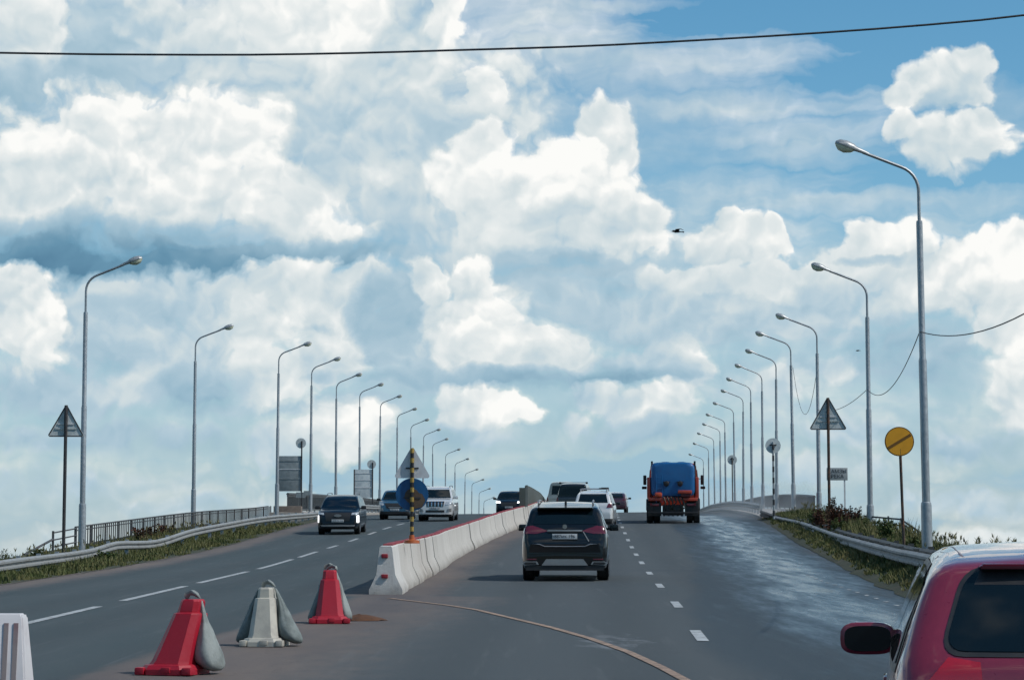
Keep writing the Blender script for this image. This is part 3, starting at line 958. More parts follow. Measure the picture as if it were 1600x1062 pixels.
LPX = [(118, -14.9), (150, -14.6), (164, -14.3), (184, -13.8), (198, -13.1), (220, -12.5), (257, -11.1), (297, -9.9), (330, -8.0), (379, -6.2), (420, -4.6)]
LPX = [(118, LAMPXY[(-1, 2)].x - .9)] + [(LAMPXY[(-1, i)].y, LAMPXY[(-1, i)].x - .35) for i in range(2, 17)]
RPX = [(112, LAMPXY[(1, 2)].x + .1)] + [(LAMPXY[(1, i)].y, LAMPXY[(1, i)].x + .35) for i in range(3, 14)] + [(420, LAMPXY[(1, 13)].x + 5.6)]
br = thing('bridge', 'concrete road bridge carrying the road over the crest, steel parapets along both sides', 'bridge', (0, 130, 0))
ysb = [118 + i * 6 for i in range(51)]
for nm, inn, outw, e0 in (('pavement', lambda Y: interp(LE, Y) - .12, lambda Y: interp(LPX, Y) - .4, -1), ('pavement', lambda Y: interp(RE, Y) + .12, lambda Y: interp(RPX, Y) + .4, 1)):
    o = ribbon(inn, outw, lambda Y: zr(Y, inn(Y)) + .16, lambda Y: zr(Y, inn(Y)) + .28, .9, [v for v in ysb if v > (145 if e0 < 0 else 110)]).build(nm, M['stone'], br)
    o.location = (0, -130, 0)
dk = []
for Y in ysb:
    dk.append([(interp(LE, Y) - .2, Y, zr(Y, -10) - .35), (interp(RE, Y) + .2, Y, zr(Y, 12) - .35), (interp(RE, Y) - 1.5, Y, zr(Y, 12) - 1.6), (interp(LE, Y) + 1.5, Y, zr(Y, -10) - 1.6)])
o = MB().loft(dk).build('deck', M['stone'], br); o.location = (0, -130, 0)
for Y in (150, 190, 230, 270, 310, 350):
    o = MB().box(((interp(LE, Y) + interp(RE, Y)) / 2, Y, (zr(Y) - 1.2 - 14) / 2), (14, 1.6, zr(Y) - 1.2 + 14)).build('pier', M['stone'], br)
    o.location = (0, -130, 0)


def parapet(label, tx, y0, y1, zf, height, step, post_step, side, mbal, mpost, rail_w=.09, bal_w=.05, low=.12, group='steel railings beside the road'):
    root = thing('railing', label, 'railing', (interp(tx, y0), y0, zf(y0)), 0, group)
    off = Vector(root.location)
    top, bal, k = [], MB(), 0
    Y = y0
    while Y <= y1 + .01:
        top.append(Vector((interp(tx, Y), Y, zf(Y) + height)) - off); Y += 2.0
    hr = MB().tube(top, rail_w / 2, 6).tube([p - Vector((0, 0, .14)) for p in top], rail_w / 3, 5).tube([p - Vector((0, 0, height - low)) for p in top], rail_w / 2.5, 5)
    hr.build('handrail', mpost, root)
    Y = y0 + step / 2
    while Y < y1:
        p = Vector((interp(tx, Y), Y, zf(Y))) - off
        bal.box(p + Vector((0, 0, (height + low) / 2)), (bal_w, bal_w, height - low - .04))
        Y += step
    tag(bal.build('balusters', mbal, root), kind='stuff')
    Y = y0; pm = None
    while Y <= y1 + .01:
        p = Vector((interp(tx, Y), Y, zf(Y))) - off
        if pm is None:
            o = MB().box((0, 0, height / 2 - .15), (.07, .07, height + .3)).build('post', mpost, root); pm = o.data
        else:
            o = link('post', pm, root)
        o.location = p
        Y += post_step
    return root


lrx = [(93, gx(120, 93)), (104, gx(205, 104)), (122, gx(305, 122)), (144, gx(400, 144)), (150, gx(424, 150))]
lrz = [(93, px(120, 823, 93).z), (104, px(205, 812, 104).z), (122, px(305, 800, 122).z), (144, px(400, 793, 144).z), (150, px(424, 790, 150).z)]
lroot = parapet('dark rusty railing with slim balusters rising along the left embankment', lrx, 93, 150, lambda Y: interp(lrz, Y) - 1.1, 1.1, .42, 2.85, -1, M['railing'], M['railing'], .07, .045)
# lower end of the same walkway: stair railing
a, b = px(120, 825, 93), px(83, 832, 90)
st = thing('stair_railing', 'bare two-bar railing with a sloping brace at the low left end of the walkway', 'railing', b, 0, 'steel railings beside the road')
for dz in (0, -.28, -.55):
    MB().tube([a - b + Vector((0, 0, dz)), Vector((0, 0, dz))], .03, 6).build('bar', M['railing'], st)
MB().box((0, 0, -.5), (.08, .08, 1.15)).build('post', M['railing'], st)
MB().tube([Vector((0, 0, -.25)), px(38, 866, 86) - b], .045, 6).build('brace', M['railing'], st)
lroot2 = parapet('tall dark bridge railing on the left behind the oncoming cars', LPX, 154, 330, lambda Y: zr(Y, interp(LE, Y)) + .28, 1.18, .55, 5.5, -1, M['parapet'], M['parapet'], .20, .12)
rroot2 = parapet('pale steel parapet curving over the crest behind the spray on the right', RPX, 124, 330, lambda Y: zr(Y, interp(RE, Y)) + .27, .86, .42, 5.5, 1, M['parapet'], M['parapet'], .18, .13)
tag(MB().box((gx(451, 151), 151, px(451, 797, 151).z - .35), (1.8, 1.0, 1.25), bev=.03).build('parapet_block', M['pierstone']),
    'stained concrete block where the left railing meets the bridge', 'concrete block')
# right stair railing
a = px(1352, 806, 86); b = px(1408, 811, 84); c = px(1492, 868, 78)
st = thing('stair_railing', 'dark railing turning into a sloping handrail beside the yellow round sign', 'railing', b, 0, 'steel railings beside the road')
for dz in (0, -.22):
    MB().tube([a - b + Vector((0, 0, dz)), Vector((0, 0, dz))], .035, 6).build('bar', M['railing'], st)
for q in (px(1388, 808, 85) - b, Vector((0, 0, 0))):
    MB().box(q + Vector((0, 0, -.55)), (.06, .06, 1.2)).build('post', M['railing'], st)
for dz in (0, -.13, -.26):
    MB().tube([Vector((0, 0, dz)), c - b + Vector((0, 0, dz))], .035, 6).build('sloping_handrail', M['railing'], st)


# ------------------------------------------------------------------ signs
def tri(mb, s, y0, t=.02, r=.06):
    """rounded triangle, point up, base on z=0, facing -Y"""
    pts = []
    h = s * .866
    for cx, cz, a0 in ((-s / 2 + r * 1.73, r, 210), (s / 2 - r * 1.73, r, 330), (0, h - 2 * r, 90)):
        for k in range(-3, 4):
            a = R(a0 + k * 20)
            pts.append((cx + r * math.cos(a), cz + r * math.sin(a)))
    pts = pts[:7] + pts[7:14] + pts[14:]
    mb.prism(pts, 'Y', y0, y0 + t)


def disc(mb, r, c, t=.02, seg=32):
    mb.lathe([(0, 0), (r, 0), (r, t), (0, t)], seg, 'Y', c)


def sign_post(root, z0, z1, r, m, name='post'):
    return MB().lathe([(0, z0), (r, z0), (r, z1), (0, z1)], 10).build(name, m, root)


def triangle_sign(label, x, ytop, ybase, xl, xr, Y, base_px, mpost, fold=True):
    pt = px(x, ytop, Y); s = (px(xr, ybase, Y).x - px(xl, ybase, Y).x)
    zb = px(x, ybase, Y).z; z0 = px(x, base_px, Y).z - .4
    root = thing('warning_sign', label, 'road sign', (pt.x, Y, z0), R(random.uniform(-4, 4)), 'road signs seen from the back')
    b = MB(); tri(b, s, .05)
    f = b.build('triangle_panel', M['signback'], root); f.location.z = zb - z0
    rim = MB()
    h = s * .866
    for p, q in (((-s / 2 + .08, .02), (s / 2 - .08, .02)), ((s / 2 - .06, .05), (.03, h - .07)), ((-.03, h - .07), (-s / 2 + .06, .05))):
        rim.tube([(p[0], .035, p[1]), (q[0], .035, q[1])], .018, 5)
    rim.build('folded_edge', M['darkpost'], f)
    for zz, w in ((.22 * s, .56 * s), (.34 * s, .42 * s)):
        MB().box((0, .035, zz), (w, .025, .05)).build('stiffener', M['signlight' if zz > .3 * s else 'signback'], f)
    sign_post(root, 0, pt.z - z0 - .08, .055, mpost)
    return root


triangle_sign('grey back of a triangular warning sign on a dark post, far left', 103.5, 629, 682, 75, 134, 74, 860, M['darkpost'])
triangle_sign('grey back of a triangular warning sign rising from rusty weeds on the right', 1293.5, 618, 671, 1265, 1325, 87, 815, M['rustpost'])


def round_sign(label, x, yc, dia, Y, base_px, mpanel, mpost, cat='road sign', striped=False):
    c = px(x, yc, Y); r = dia / 2 * (Y / F) * 1.0
    z0 = px(x, base_px, Y).z - .3
    root = thing('round_sign', label, cat, (c.x, Y, z0), R(random.uniform(-6, 6)), 'road signs seen from the back')
    b = MB(); disc(b, r, (0, .05, c.z - z0)); b.build('round_panel', mpanel, root)
    b = MB(); b.box((0, .03, c.z - z0 + r * .1), (r * .9, .03, .05)); b.build('bracket', M['darkpost'], root)
    if striped:
        n = 14; L = (c.z - z0 + r * .5)
        for nm, k0, mm in (('post', 0, M['white']), ('dark_band', 1, M['darkpost'])):
            if nm == 'post':
                sign_post(root, 0, L, .05, mm)
            else:
                for i in range(0, n, 2):
                    z = L * (i + .5) / n
                    MB().lathe([(.053, z), (.053, z + L / n)], 10).build('dark_band', M['darkpost'], root)
    else:
        sign_post(root, 0, c.z - z0 + r * .5, .045, mpost)
    return root


round_sign('pale grey back of a round sign on a black banded post', 1208, 696, 24, 106, 800, M['signboard2'], M['rustpost'], striped=True)
round_sign('small dark grey back of a round sign beyond the banded post, right', 1144, 718, 15, 168, 790, M['signback'], M['darkpost'])


def board_sign(label, x0, x1, y0, y1, Y, base_px, m, disc_px, wavy):
    a, b = px(x0, y0, Y), px(x1, y1, Y); z0 = px(x0, base_px, Y).z - .4
    cx = (a.x + b.x) / 2; W = b.x - a.x; H = a.z - b.z
    root = thing('board_sign', label, 'road sign', (cx, Y, z0), 0, 'road signs seen from the back')
    f = MB().box((0, .06, b.z - z0 + H / 2), (W, .03, H), bev=.008).build('board_panel', m, root)
    for i, (t, hh) in enumerate(((.36, .10), (.62, .05), (.86, .06))):
        MB().box((0, .035, b.z - z0 + H * t), (W * .96, .03, hh)).build('stiffener', M['signlight'] if wavy or i == 1 else M['signboard'], f)
    for sx in (-1, 1):
        MB().box((sx * (W / 2 - .05), .02, (a.z - z0) / 2), (.09, .07, a.z - z0)).build('post', M['darkpost'], root)
    dx_, dy_, dd = disc_px
    c = px(dx_, dy_, Y)
    r = dd / 2 * Y / F
    bb = MB(); disc(bb, r, (c.x - cx, .05, c.z - z0)); bb.build('round_panel', M['signback'], root)
    MB().lathe([(0, a.z - z0 - .1), (.05, a.z - z0 - .1), (.05, c.z - z0 + .15), (0, c.z - z0 + .15)], 8, 'Z', (W / 2 - .05, .0, 0)).build('disc_post', M['darkpost'], root)
    return root


board_sign('dark grey back of a tall board with a small disc above, left bridge end', 432.5, 472, 712, 767, 156, 806, M['signboard'], (470, 692, 16), False)
board_sign('pale streaked back of a board with a small disc above, behind the oncoming cars', 552.5, 583, 733, 777, 180, 806, M['signboard2'], (580.5, 725, 14), True)
lb = thing('small_plate_sign', 'two small dark plates hung low beside the dark board on the left', 'road sign', (gx(470, 152), 152, px(470, 800, 152).z))
MB().box((.02, 0, px(470, 773, 152).z - px(470, 800, 152).z), (.62, .03, .36)).build('plate_panel', M['signboard'], lb)
MB().box((.42, .02, px(470, 770, 152).z - px(470, 800, 152).z), (.40, .03, .30)).build('plate_panel', M['signboard'], lb)
MB().box((.1, 0, .4), (.05, .05, 1.8)).build('post', M['darkpost'], lb)

# amber round sign, seen from the front
Yq = 57.5
c = px(1405, 689.5, Yq); z0 = px(1411, 866, Yq).z - .5; r = 23 * Yq / F
root = thing('amber_round_sign', 'amber round sign with a dark slanting band on a thin rusty post', 'road sign', (c.x, Yq, z0))
b = MB(); disc(b, r, (0, -.03, c.z - z0), .02, 40); pn = b.build('round_panel', M['amberdark'], root)
b = MB(); disc(b, r * .93, (0, -.034, c.z - z0), .01, 40); b.build('amber_face', M['amber'], pn)
b = MB(); b.box((0, 0, 0), (r * 1.80, .006, r * .19)); s = b.build('slanting_band', M['amberdark'], pn)
s.location = (0, -.037, c.z - z0); s.rotation_euler = (0, R(-31), 0)
MB().tube([(.09, 0, 0), (0.02, 0, c.z - z0 - r * .5)], .036, 8).build('post', M['rustpost'], root)


def text_part(body, size, loc, rot, m, parent, name='lettering', ext=.002):
    cu = bpy.data.curves.new(name, 'FONT'); cu.body = body; cu.size = size; cu.align_x = 'CENTER'; cu.align_y = 'CENTER'; cu.extrude = ext
    tmp = bpy.data.objects.new(name, cu); COL.objects.link(tmp)
    dg = bpy.context.evaluated_depsgraph_get(); dg.update()
    me = bpy.data.meshes.new_from_object(tmp.evaluated_get(dg))
    bpy.data.objects.remove(tmp); bpy.data.curves.remove(cu)
    me.materials.clear(); me.materials.append(m)
    o = link(name, me, parent); o.location = loc; o.rotation_euler = rot
    return o


# white name board on the right
Yq = 109
a, b_ = px(1291.5, 730.5, Yq), px(1324.5, 750, Yq); z0 = px(1319, 800, Yq).z - .8
cx, W, H = (a.x + b_.x) / 2, b_.x - a.x, a.z - b_.z
root = thing('name_board', 'small white lettered name board behind the right triangular sign', 'road sign', (cx, Yq, z0))
pn = MB().box((0, 0, b_.z - z0 + H / 2), (W, .03, H), bev=.01).build('name_panel', M['white'], root)
text_part('КАМЗЫ', .24, (0, -.02, b_.z - z0 + H * .70), (R(90), 0, 0), M['ink'], pn)
text_part('РЕКА', .24, (0, -.02, b_.z - z0 + H * .30), (R(90), 0, 0), M['ink'], pn)
MB().box((gx(1319, Yq) - cx, .03, (a.z - z0) / 2), (.07, .05, a.z - z0)).build('post', M['signlight'], root)

# ------------------------------------------------------------------ concrete barrier down the middle
prof = [(.31, 0), (.31, .085), (.175, .36), (.115, .86), (.10, .88)]
ring0 = [(-x, z) for x, z in prof] + [(x, z) for x, z in reversed(prof)]
Lb = 2.0


def block_mesh(seed):
    mb = MB()
    n = 8; rings = []
    for i in range(n + 1):
        t = -Lb / 2 + .015 + (Lb - .03) * i / n
        k = .985 if i in (0, n) else 1.0
        rings.append([(x * k + .006 * mnoise.noise((i * .9, z * 5, seed)), t, z * (1 if i not in (0, n) else .995)) for x, z in ring0])
    mb.loft(rings)
    return mb.mesh('block_body', M['concrete'], 28)


bms = [block_mesh(s) for s in range(4)]
cap = MB().box((0, 0, .892), (.17, Lb * .74, .03), bev=.006)
cap.box((0, Lb * .40, .888), (.17, .16, .022))
capm = cap.mesh('red_top_strip', M['redcap'])
Y = 43.3; i = 0
BPOLE = None
while Y < 166:
    X = interp(CE, Y); t = (interp(CE, Y + .5) - interp(CE, Y - .5))
    rz = -math.atan(t) + R(random.uniform(-.9, .9))
    lab = 'white concrete barrier block with two red reflectors on its near end' if i == 0 else \
        'white concrete barrier block with red top strip, %s from the near end' % ordinal(i)
    o = thing('barrier_block', lab, 'concrete barrier', (X + random.uniform(-.025, .025), Y, zr(Y, X)), rz, 'concrete barrier blocks down the middle of the road')
    slope = math.atan((zr(Y + 1, X) - zr(Y - 1, X)) / 2)
    o.rotation_euler = (slope, 0, rz)
    bb = link('block_body', bms[i % 4] if i else block_mesh(9), o)
    if i == 0:
        bb.data.materials[0] = M['whiteend']
    if i > 0:
        link('red_top_strip', capm, o)
    else:
        for z in (.70, .33):
            MB().box((-.02, -Lb / 2 + .0, z), (.12, .05, .075), bev=.015).build('reflector', M['redcap'], o)
        MB().box((.0, .25, .892), (.17, Lb * .66, .03)).build('red_top_strip', M['redcap'], o)
    Y += Lb * math.cos(math.atan(t)); i += 1

# striped pole with the back of two signs standing on the barrier
Yp = 46.3; Xp = gx(644, Yp); zb = zr(Yp, Xp) + .90
ztop = px(644, 701, Yp).z; sc = Yp / F
root = thing('striped_sign_post', 'yellow and black striped post on the barrier with a grey triangle and blue disc', 'road sign', (Xp, Yp, zb))
n = 19
sign_post(root, 0, ztop - zb, .036, M['black'])
for k in range(0, n, 2):
    z = (ztop - zb) * (k + .15) / n
    MB().lathe([(.040, z), (.040, z + (ztop - zb) / n * .95)], 12).build('yellow_band', M['yellow'], root)
MB().lathe([(0, -.03), (.16, -.03), (.15, .03), (.06, .05), (.05, .14), (0, .14)], 14).build('orange_foot', M['orange'], root)
s = 59 * sc
b = MB(); tri(b, s, .045, .02, .045); f = b.build('triangle_panel', M['signlight'], root); f.location.z = px(644, 746.5, Yp).z - zb
b = MB(); b.box((0, .04, px(644, 731, Yp).z - zb), (.26, .02, .03)); b.build('bracket', M['darkpost'], root)
c = px(644, 772, Yp)
b = MB(); disc(b, 25.5 * sc, (0, .045, c.z - zb), .02, 36); d = b.build('blue_disc', M['blue'], root)
b = MB(); disc(b, .15, (0, .035, c.z - zb - .03), .012, 14); b.build('dirt_patch', M['dirt'], d)
b = MB(); b.lathe([(0, 0), (.17, 0), (.17, .006), (0, .006)], 7, 'Y', (.10, .037, c.z - zb - .12)); b.build('dirt_patch', M['dirt'], d)
b = MB(); b.box((0, .035, c.z - zb - .07), (.34, .02, .03)); b.build('bracket', M['darkpost'], root)

# olive sheet screen above the barrier at the crest
pts = [(112, .62, px(812, 758.5, 112).z), (118, .82, px(824, 759, 118).z), (130, 1.3, px(838, 765, 130).z), (142, 1.75, px(850, 771, 142).z), (156, 2.25, px(862, 781, 156).z)]
root = thing('screen_panel', 'olive metal screen with sloping top rising behind the barrier at the crest', 'screen', (pts[0][1], 112, zr(112)))
off = Vector(root.location)
rings = []
for i in range(23):
    Y = 112 + 44 * i / 22
    X = interp([(p[0], p[1]) for p in pts], Y); z = interp([(p[0], p[2]) for p in pts], Y)
    w = .02 * (i % 2)
    rings.append([Vector((X + w, Y, zr(Y) + .80)) - off, Vector((X + w, Y, z)) - off, Vector((X + .04 + w, Y, z)) - off, Vector((X + .04 + w, Y, zr(Y) + .80)) - off])
MB().loft(rings).build('metal_sheet', M['screen'], root, 20)
h = pts[0][2] - zr(112)
MB().box((.09, -.1, .45 + h / 2), (.11, .08, h - .85)).build('post', M['screenpost'], root)
MB().box((-.12, -.12, .45 + h / 2 - .05), (.30, .06, h - 1.0)).build('end_panel', M['screen'], root)
MB().box((-.30, -.14, h - .36), (.12, .08, .10), bev=.02).build('hinge', M['darkpost'], root)


# ------------------------------------------------------------------ plastic barriers with sandbags
def oct_ring(hx, hy, z, ch=.25, sx=0.0):
    c = ch * min(hx, hy)
    return [(-hx + c + sx, -hy, z), (hx - c + sx, -hy, z), (hx + sx, -hy + c, z), (hx + sx, hy - c, z),
            (hx - c + sx, hy, z), (-hx + c + sx, hy, z), (-hx + sx, hy - c, z), (-hx + sx, -hy + c, z)]


def plastic_barrier(label, x, ybase, W, Hh, m, rz, lean, group='plastic barriers weighed down with sandbags'):
    Yb = EYE * F / (ybase - 797.0); X = (x - 800) / F * Yb
    root = thing('plastic_barrier', label, 'traffic barrier', (X, Yb, zr(Yb)), rz, group)
    k = W / .60
    body = MB(); L = lean
    body.loft([oct_ring(.215 * k, .24, .085, .35), oct_ring(.20 * k, .225, .13, .4, L * .1), oct_ring(.135 * k, .16, Hh * .79, .4, L * .85), oct_ring(.13 * k, .155, Hh * .81, .4, L * .86),
               oct_ring(.108 * k, .12, Hh * .825, .4, L * .87), oct_ring(.098 * k, .11, Hh * .97, .4, L), oct_ring(.086 * k, .095, Hh, .5, L)])
    body.build('body', m, root, 30)
    base = MB()
    base.loft([oct_ring(.275 * k, .29, 0, .35), oct_ring(.275 * k, .29, .05, .35), oct_ring(.245 * k, .265, .09, .35), oct_ring(.2 * k, .22, .10, .35)])
    for sx in (-1, 1):
        base.box((sx * .25 * k, -.24, .035), (.10 * k, .12, .07), bev=.015)
    base.box((.03, -.285, .045), (.09, .03, .055), bev=.01)
    base.build('foot', m, root, 30)
    return root, Yb, X


def sandbag(label, root, side, top, reach, r, m, knot=True, ydir=-.1):
    """bag slung over the barrier top on a twisted neck, hanging down one side to the ground"""
    M4 = Matrix.Translation(root.location) @ root.rotation_euler.to_matrix().to_4x4()
    o = thing('sandbag', label, 'sandbag', M4 @ Vector((0, 0, 0)), root.rotation_euler.z, 'sandbags slung over the plastic barriers')
    prof = [(0, .016), (.06, .02), (.12, .026), (.20, .034), (.30, .045), (.40, r * .46), (.50, r * .60), (.60, r * .74), (.70, r * .90), (.79, r), (.86, r * 1.04), (.92, r * .96), (.965, r * .72), (.99, r * .4), (1.0, r * .10)]
    rings = []
    sd = reach * 31 + r * 77
    for i, (t, rr) in enumerate(prof):
        cx = top[0] + side * (.05 + (reach) * t ** .85); cz = top[1] * (1 - t) + .035 * t
        cy = ydir * t
        ring = []
        for k in range(28):
            a = 2 * math.pi * k / 28
            w = rr * (1 + .13 * mnoise.noise((math.cos(a) * 1.3 + sd, math.sin(a) * 1.3, t * 4.0)))
            fold = max(0, 1 - abs(t - .35) / .4)
            w *= 1 + .12 * fold * math.sin(6 * a + 5 * t + sd) + .05 * mnoise.noise((a * 3, t * 14, sd))
            sag = .05 * r * mnoise.noise((a * 1.2, t * 6, sd + 5)) * min(1, t * 2)
            ring.append((cx + w * math.cos(a) * .92, cy + w * math.sin(a) * 1.1, max(.006, cz + sag + w * .25 * math.cos(a) * side * -1)))
        rings.append(ring)
    MB().loft(rings).build('bag_body', m, o, 60)
    if knot:
        kb = MB()
        ringk = []
        for t, rr in ((0, .008), (.2, .022), (.5, .026), (.72, .020), (.9, .034), (1, .010)):
            ringk.append([(top[0] + side * .05 - side * .15 * t + rr * .4 * math.cos(a), rr * 1.0 * math.cos(a + .4) - .02, top[1] + .02 + .055 * math.sin(t * 3.0) + rr * math.sin(a) * (1 + .3 * math.sin(3 * a)))
                          for a in [2 * math.pi * k / 10 for k in range(10)]])
        kb.loft(ringk).build('knotted_neck', M['bagpale'], o, 60)
    return o


b1, _, _ = plastic_barrier('leaning red plastic barrier, the closest of the red ones', 279, 1050, .57, .70, M['redplastic'], R(-16), .17)
sandbag('grey sandbag hanging to the right of the leaning closest red barrier', b1, 1, (.20, .69), .075, .15, M['bagpale'], ydir=.08)
b2, _, _ = plastic_barrier('dirty off-white plastic barrier standing between the two red ones', 419, 1007, .50, .66, M['whiteplastic'], R(-6), .0)
sandbag('dark grey sandbag hanging to the right of the off-white barrier', b2, 1, (.05, .65), .21, .145, M['bag'], ydir=-.02)
sandbag('blue-grey sandbag half hidden to the left of the off-white barrier', b2, -1, (-.04, .64), .20, .11, M['bag'], knot=False, ydir=.12)
b3, _, _ = plastic_barrier('upright red plastic barrier, the farther of the red ones', 517, 972, .56, .72, M['redplastic'], R(4), .0)
sandbag('slim pale sandbag hanging to the right of the farther red barrier', b3, 1, (.02, .72), .16, .10, M['bagpale'], ydir=-.02)
sandbag('dark sandbag half hidden to the left of the farther red barrier', b3, -1, (.0, .70), .17, .10, M['bag'], ydir=.10)
# striped white barrier at the left edge
Yw = 16.4; s = F / Yw
X1 = gx(58, Yw)
root = thing('ribbed_barrier', 'white ribbed plastic barrier cut off by the left picture edge', 'traffic barrier', (X1 - .62, Yw, zr(Yw)), R(3))
bd = MB()
bd.loft([[(-.62, -.24, 0), (.62, -.24, 0), (.62, .24, 0), (-.62, .24, 0)], [(-.62, -.24, .1), (.615, -.24, .1), (.615, .24, .1), (-.62, .24, .1)],
         [(-.55, -.11, .79), (.555, -.11, .79), (.555, .11, .79), (-.55, .11, .79)], [(-.54, -.09, .81), (.54, -.09, .81), (.54, .09, .81), (-.54, .09, .81)]])
bmesh.ops.bevel(bd.bm, geom=list(bd.bm.edges), offset=.012, segments=2, affect='EDGES')
body = bd.build('body', M['stripeplastic'], root)
for k in range(16):
    xx = .512 - k * .068
    MB().loft([[(xx - .017, -.236, .13), (xx + .017, -.236, .13), (xx + .017, -.20, .13), (xx - .017, -.20, .13)],
               [(xx - .016, -.128, .745), (xx + .016, -.128, .745), (xx + .016, -.10, .745), (xx - .016, -.10, .745)]]).build('groove', M['groove'], body)
# small heap of soil beside the farther red barrier
Yh = EYE * F / (968 - 797.0)
hp = MB(); rings = []
for k, (rr, zz) in enumerate(((.30, .0), (.24, .03), (.15, .055), (.06, .075), (.01, .08))):
    rings.append([(rr * 1.25 * math.cos(a) * (1 + .3 * mnoise.noise((math.cos(a) * 2, math.sin(a) * 2, k))), rr * .8 * math.sin(a), zz + .02 * mnoise.noise((a * 2, k * 2, 1)))
                  for a in [2 * math.pi * j / 20 for j in range(20)]])
o = hp.loft(rings, cap=True).build('soil_heap', mat('orange_soil', (.10, .045, .022), .95, 0, .3, 12, .6))
o.location = (gx(566, Yh), Yh, zr(Yh) + .002)
tag(o, 'small heap of orange-brown soil spilled beside the farther red barrier', 'soil heap')
# ------------------------------------------------------------------ vehicles
def paint(name, col, flake=.06, coat=1.0, spec=.5):
    return mat(name, col, .32, .15, flake, 30, coat=coat, spec=spec)


def car_grid(L, W, top, bot, sect, plan, belt, r=.09, crown=.035, ds=.05):
    """shell of a car: y from 0 (tail) to L (nose); top = silhouette (y, z), bot = lower edge, sect = width factor by height"""
    pts = []
    for i in range(len(top) - 1):
        p0 = Vector(top[max(0, i - 1)]); p1 = Vector(top[i]); p2 = Vector(top[i + 1]); p3 = Vector(top[min(len(top) - 1, i + 2)])
        n = max(2, int((p2 - p1).length / ds))
        for k in range(n):
            t = k / n
            m1 = (p2 - p0) * .5 * min(1, (p2 - p1).length / max(.001, (p2 - p0).length) * 1.6)
            m2 = (p3 - p1) * .5 * min(1, (p2 - p1).length / max(.001, (p3 - p1).length) * 1.6)
            q = p1 * (2*t**3 - 3*t*t + 1) + m1 * (t**3 - 2*t*t + t) + p2 * (-2*t**3 + 3*t*t) + m2 * (t**3 - t*t)
            pts.append(q)
    pts.append(Vector(top[-1]))
    rings = []
    for q in pts:
        y, zt = q.x, q.y
        zb = lerp(bot, y); pl = interp(plan, y)

        def w(z):
            return W / 2 * pl * interp(sect, z)
        rr = min(r, (zt - zb) * .22)
        zs = zt - rr
        bl = min(lerp(belt, y), zs - .01)
        half = [(0, zb), (w(zb) * .55, zb), (w(zb) * .95, zb), (w(zb + .04), zb + .04)]
        for k in range(1, 8):
            z = zb + .04 + (bl - zb - .04) * k / 7
            half.append((w(z), z))
        for k in range(1, 6):
            z = bl + (zs - bl) * k / 5
            half.append((w(z), z))
        ws = w(zs)
        for k in range(1, 5):
            a = R(90) * k / 4
            half.append((ws - rr * 1.15 * (1 - math.cos(a)), zs + rr * math.sin(a)))
        xe = half[-1][0]
        for k in range(1, 7):
            f = 1 - k / 6
            half.append((xe * f, zt + crown * (1 - f * f) * min(1, xe)))
        ring = [(x, y, z) for x, z in half] + [(-x, y, z) for x, z in reversed(half[1:-1])]
        rings.append(ring)
    mb = MB(); mb.loft(rings)
    bmesh.ops.recalc_face_normals(mb.bm, faces=mb.bm.faces)
    mb.bm.normal_update()
    return mb


def mirror_poly(poly):
    return [(-x, z) for x, z in reversed(poly)]


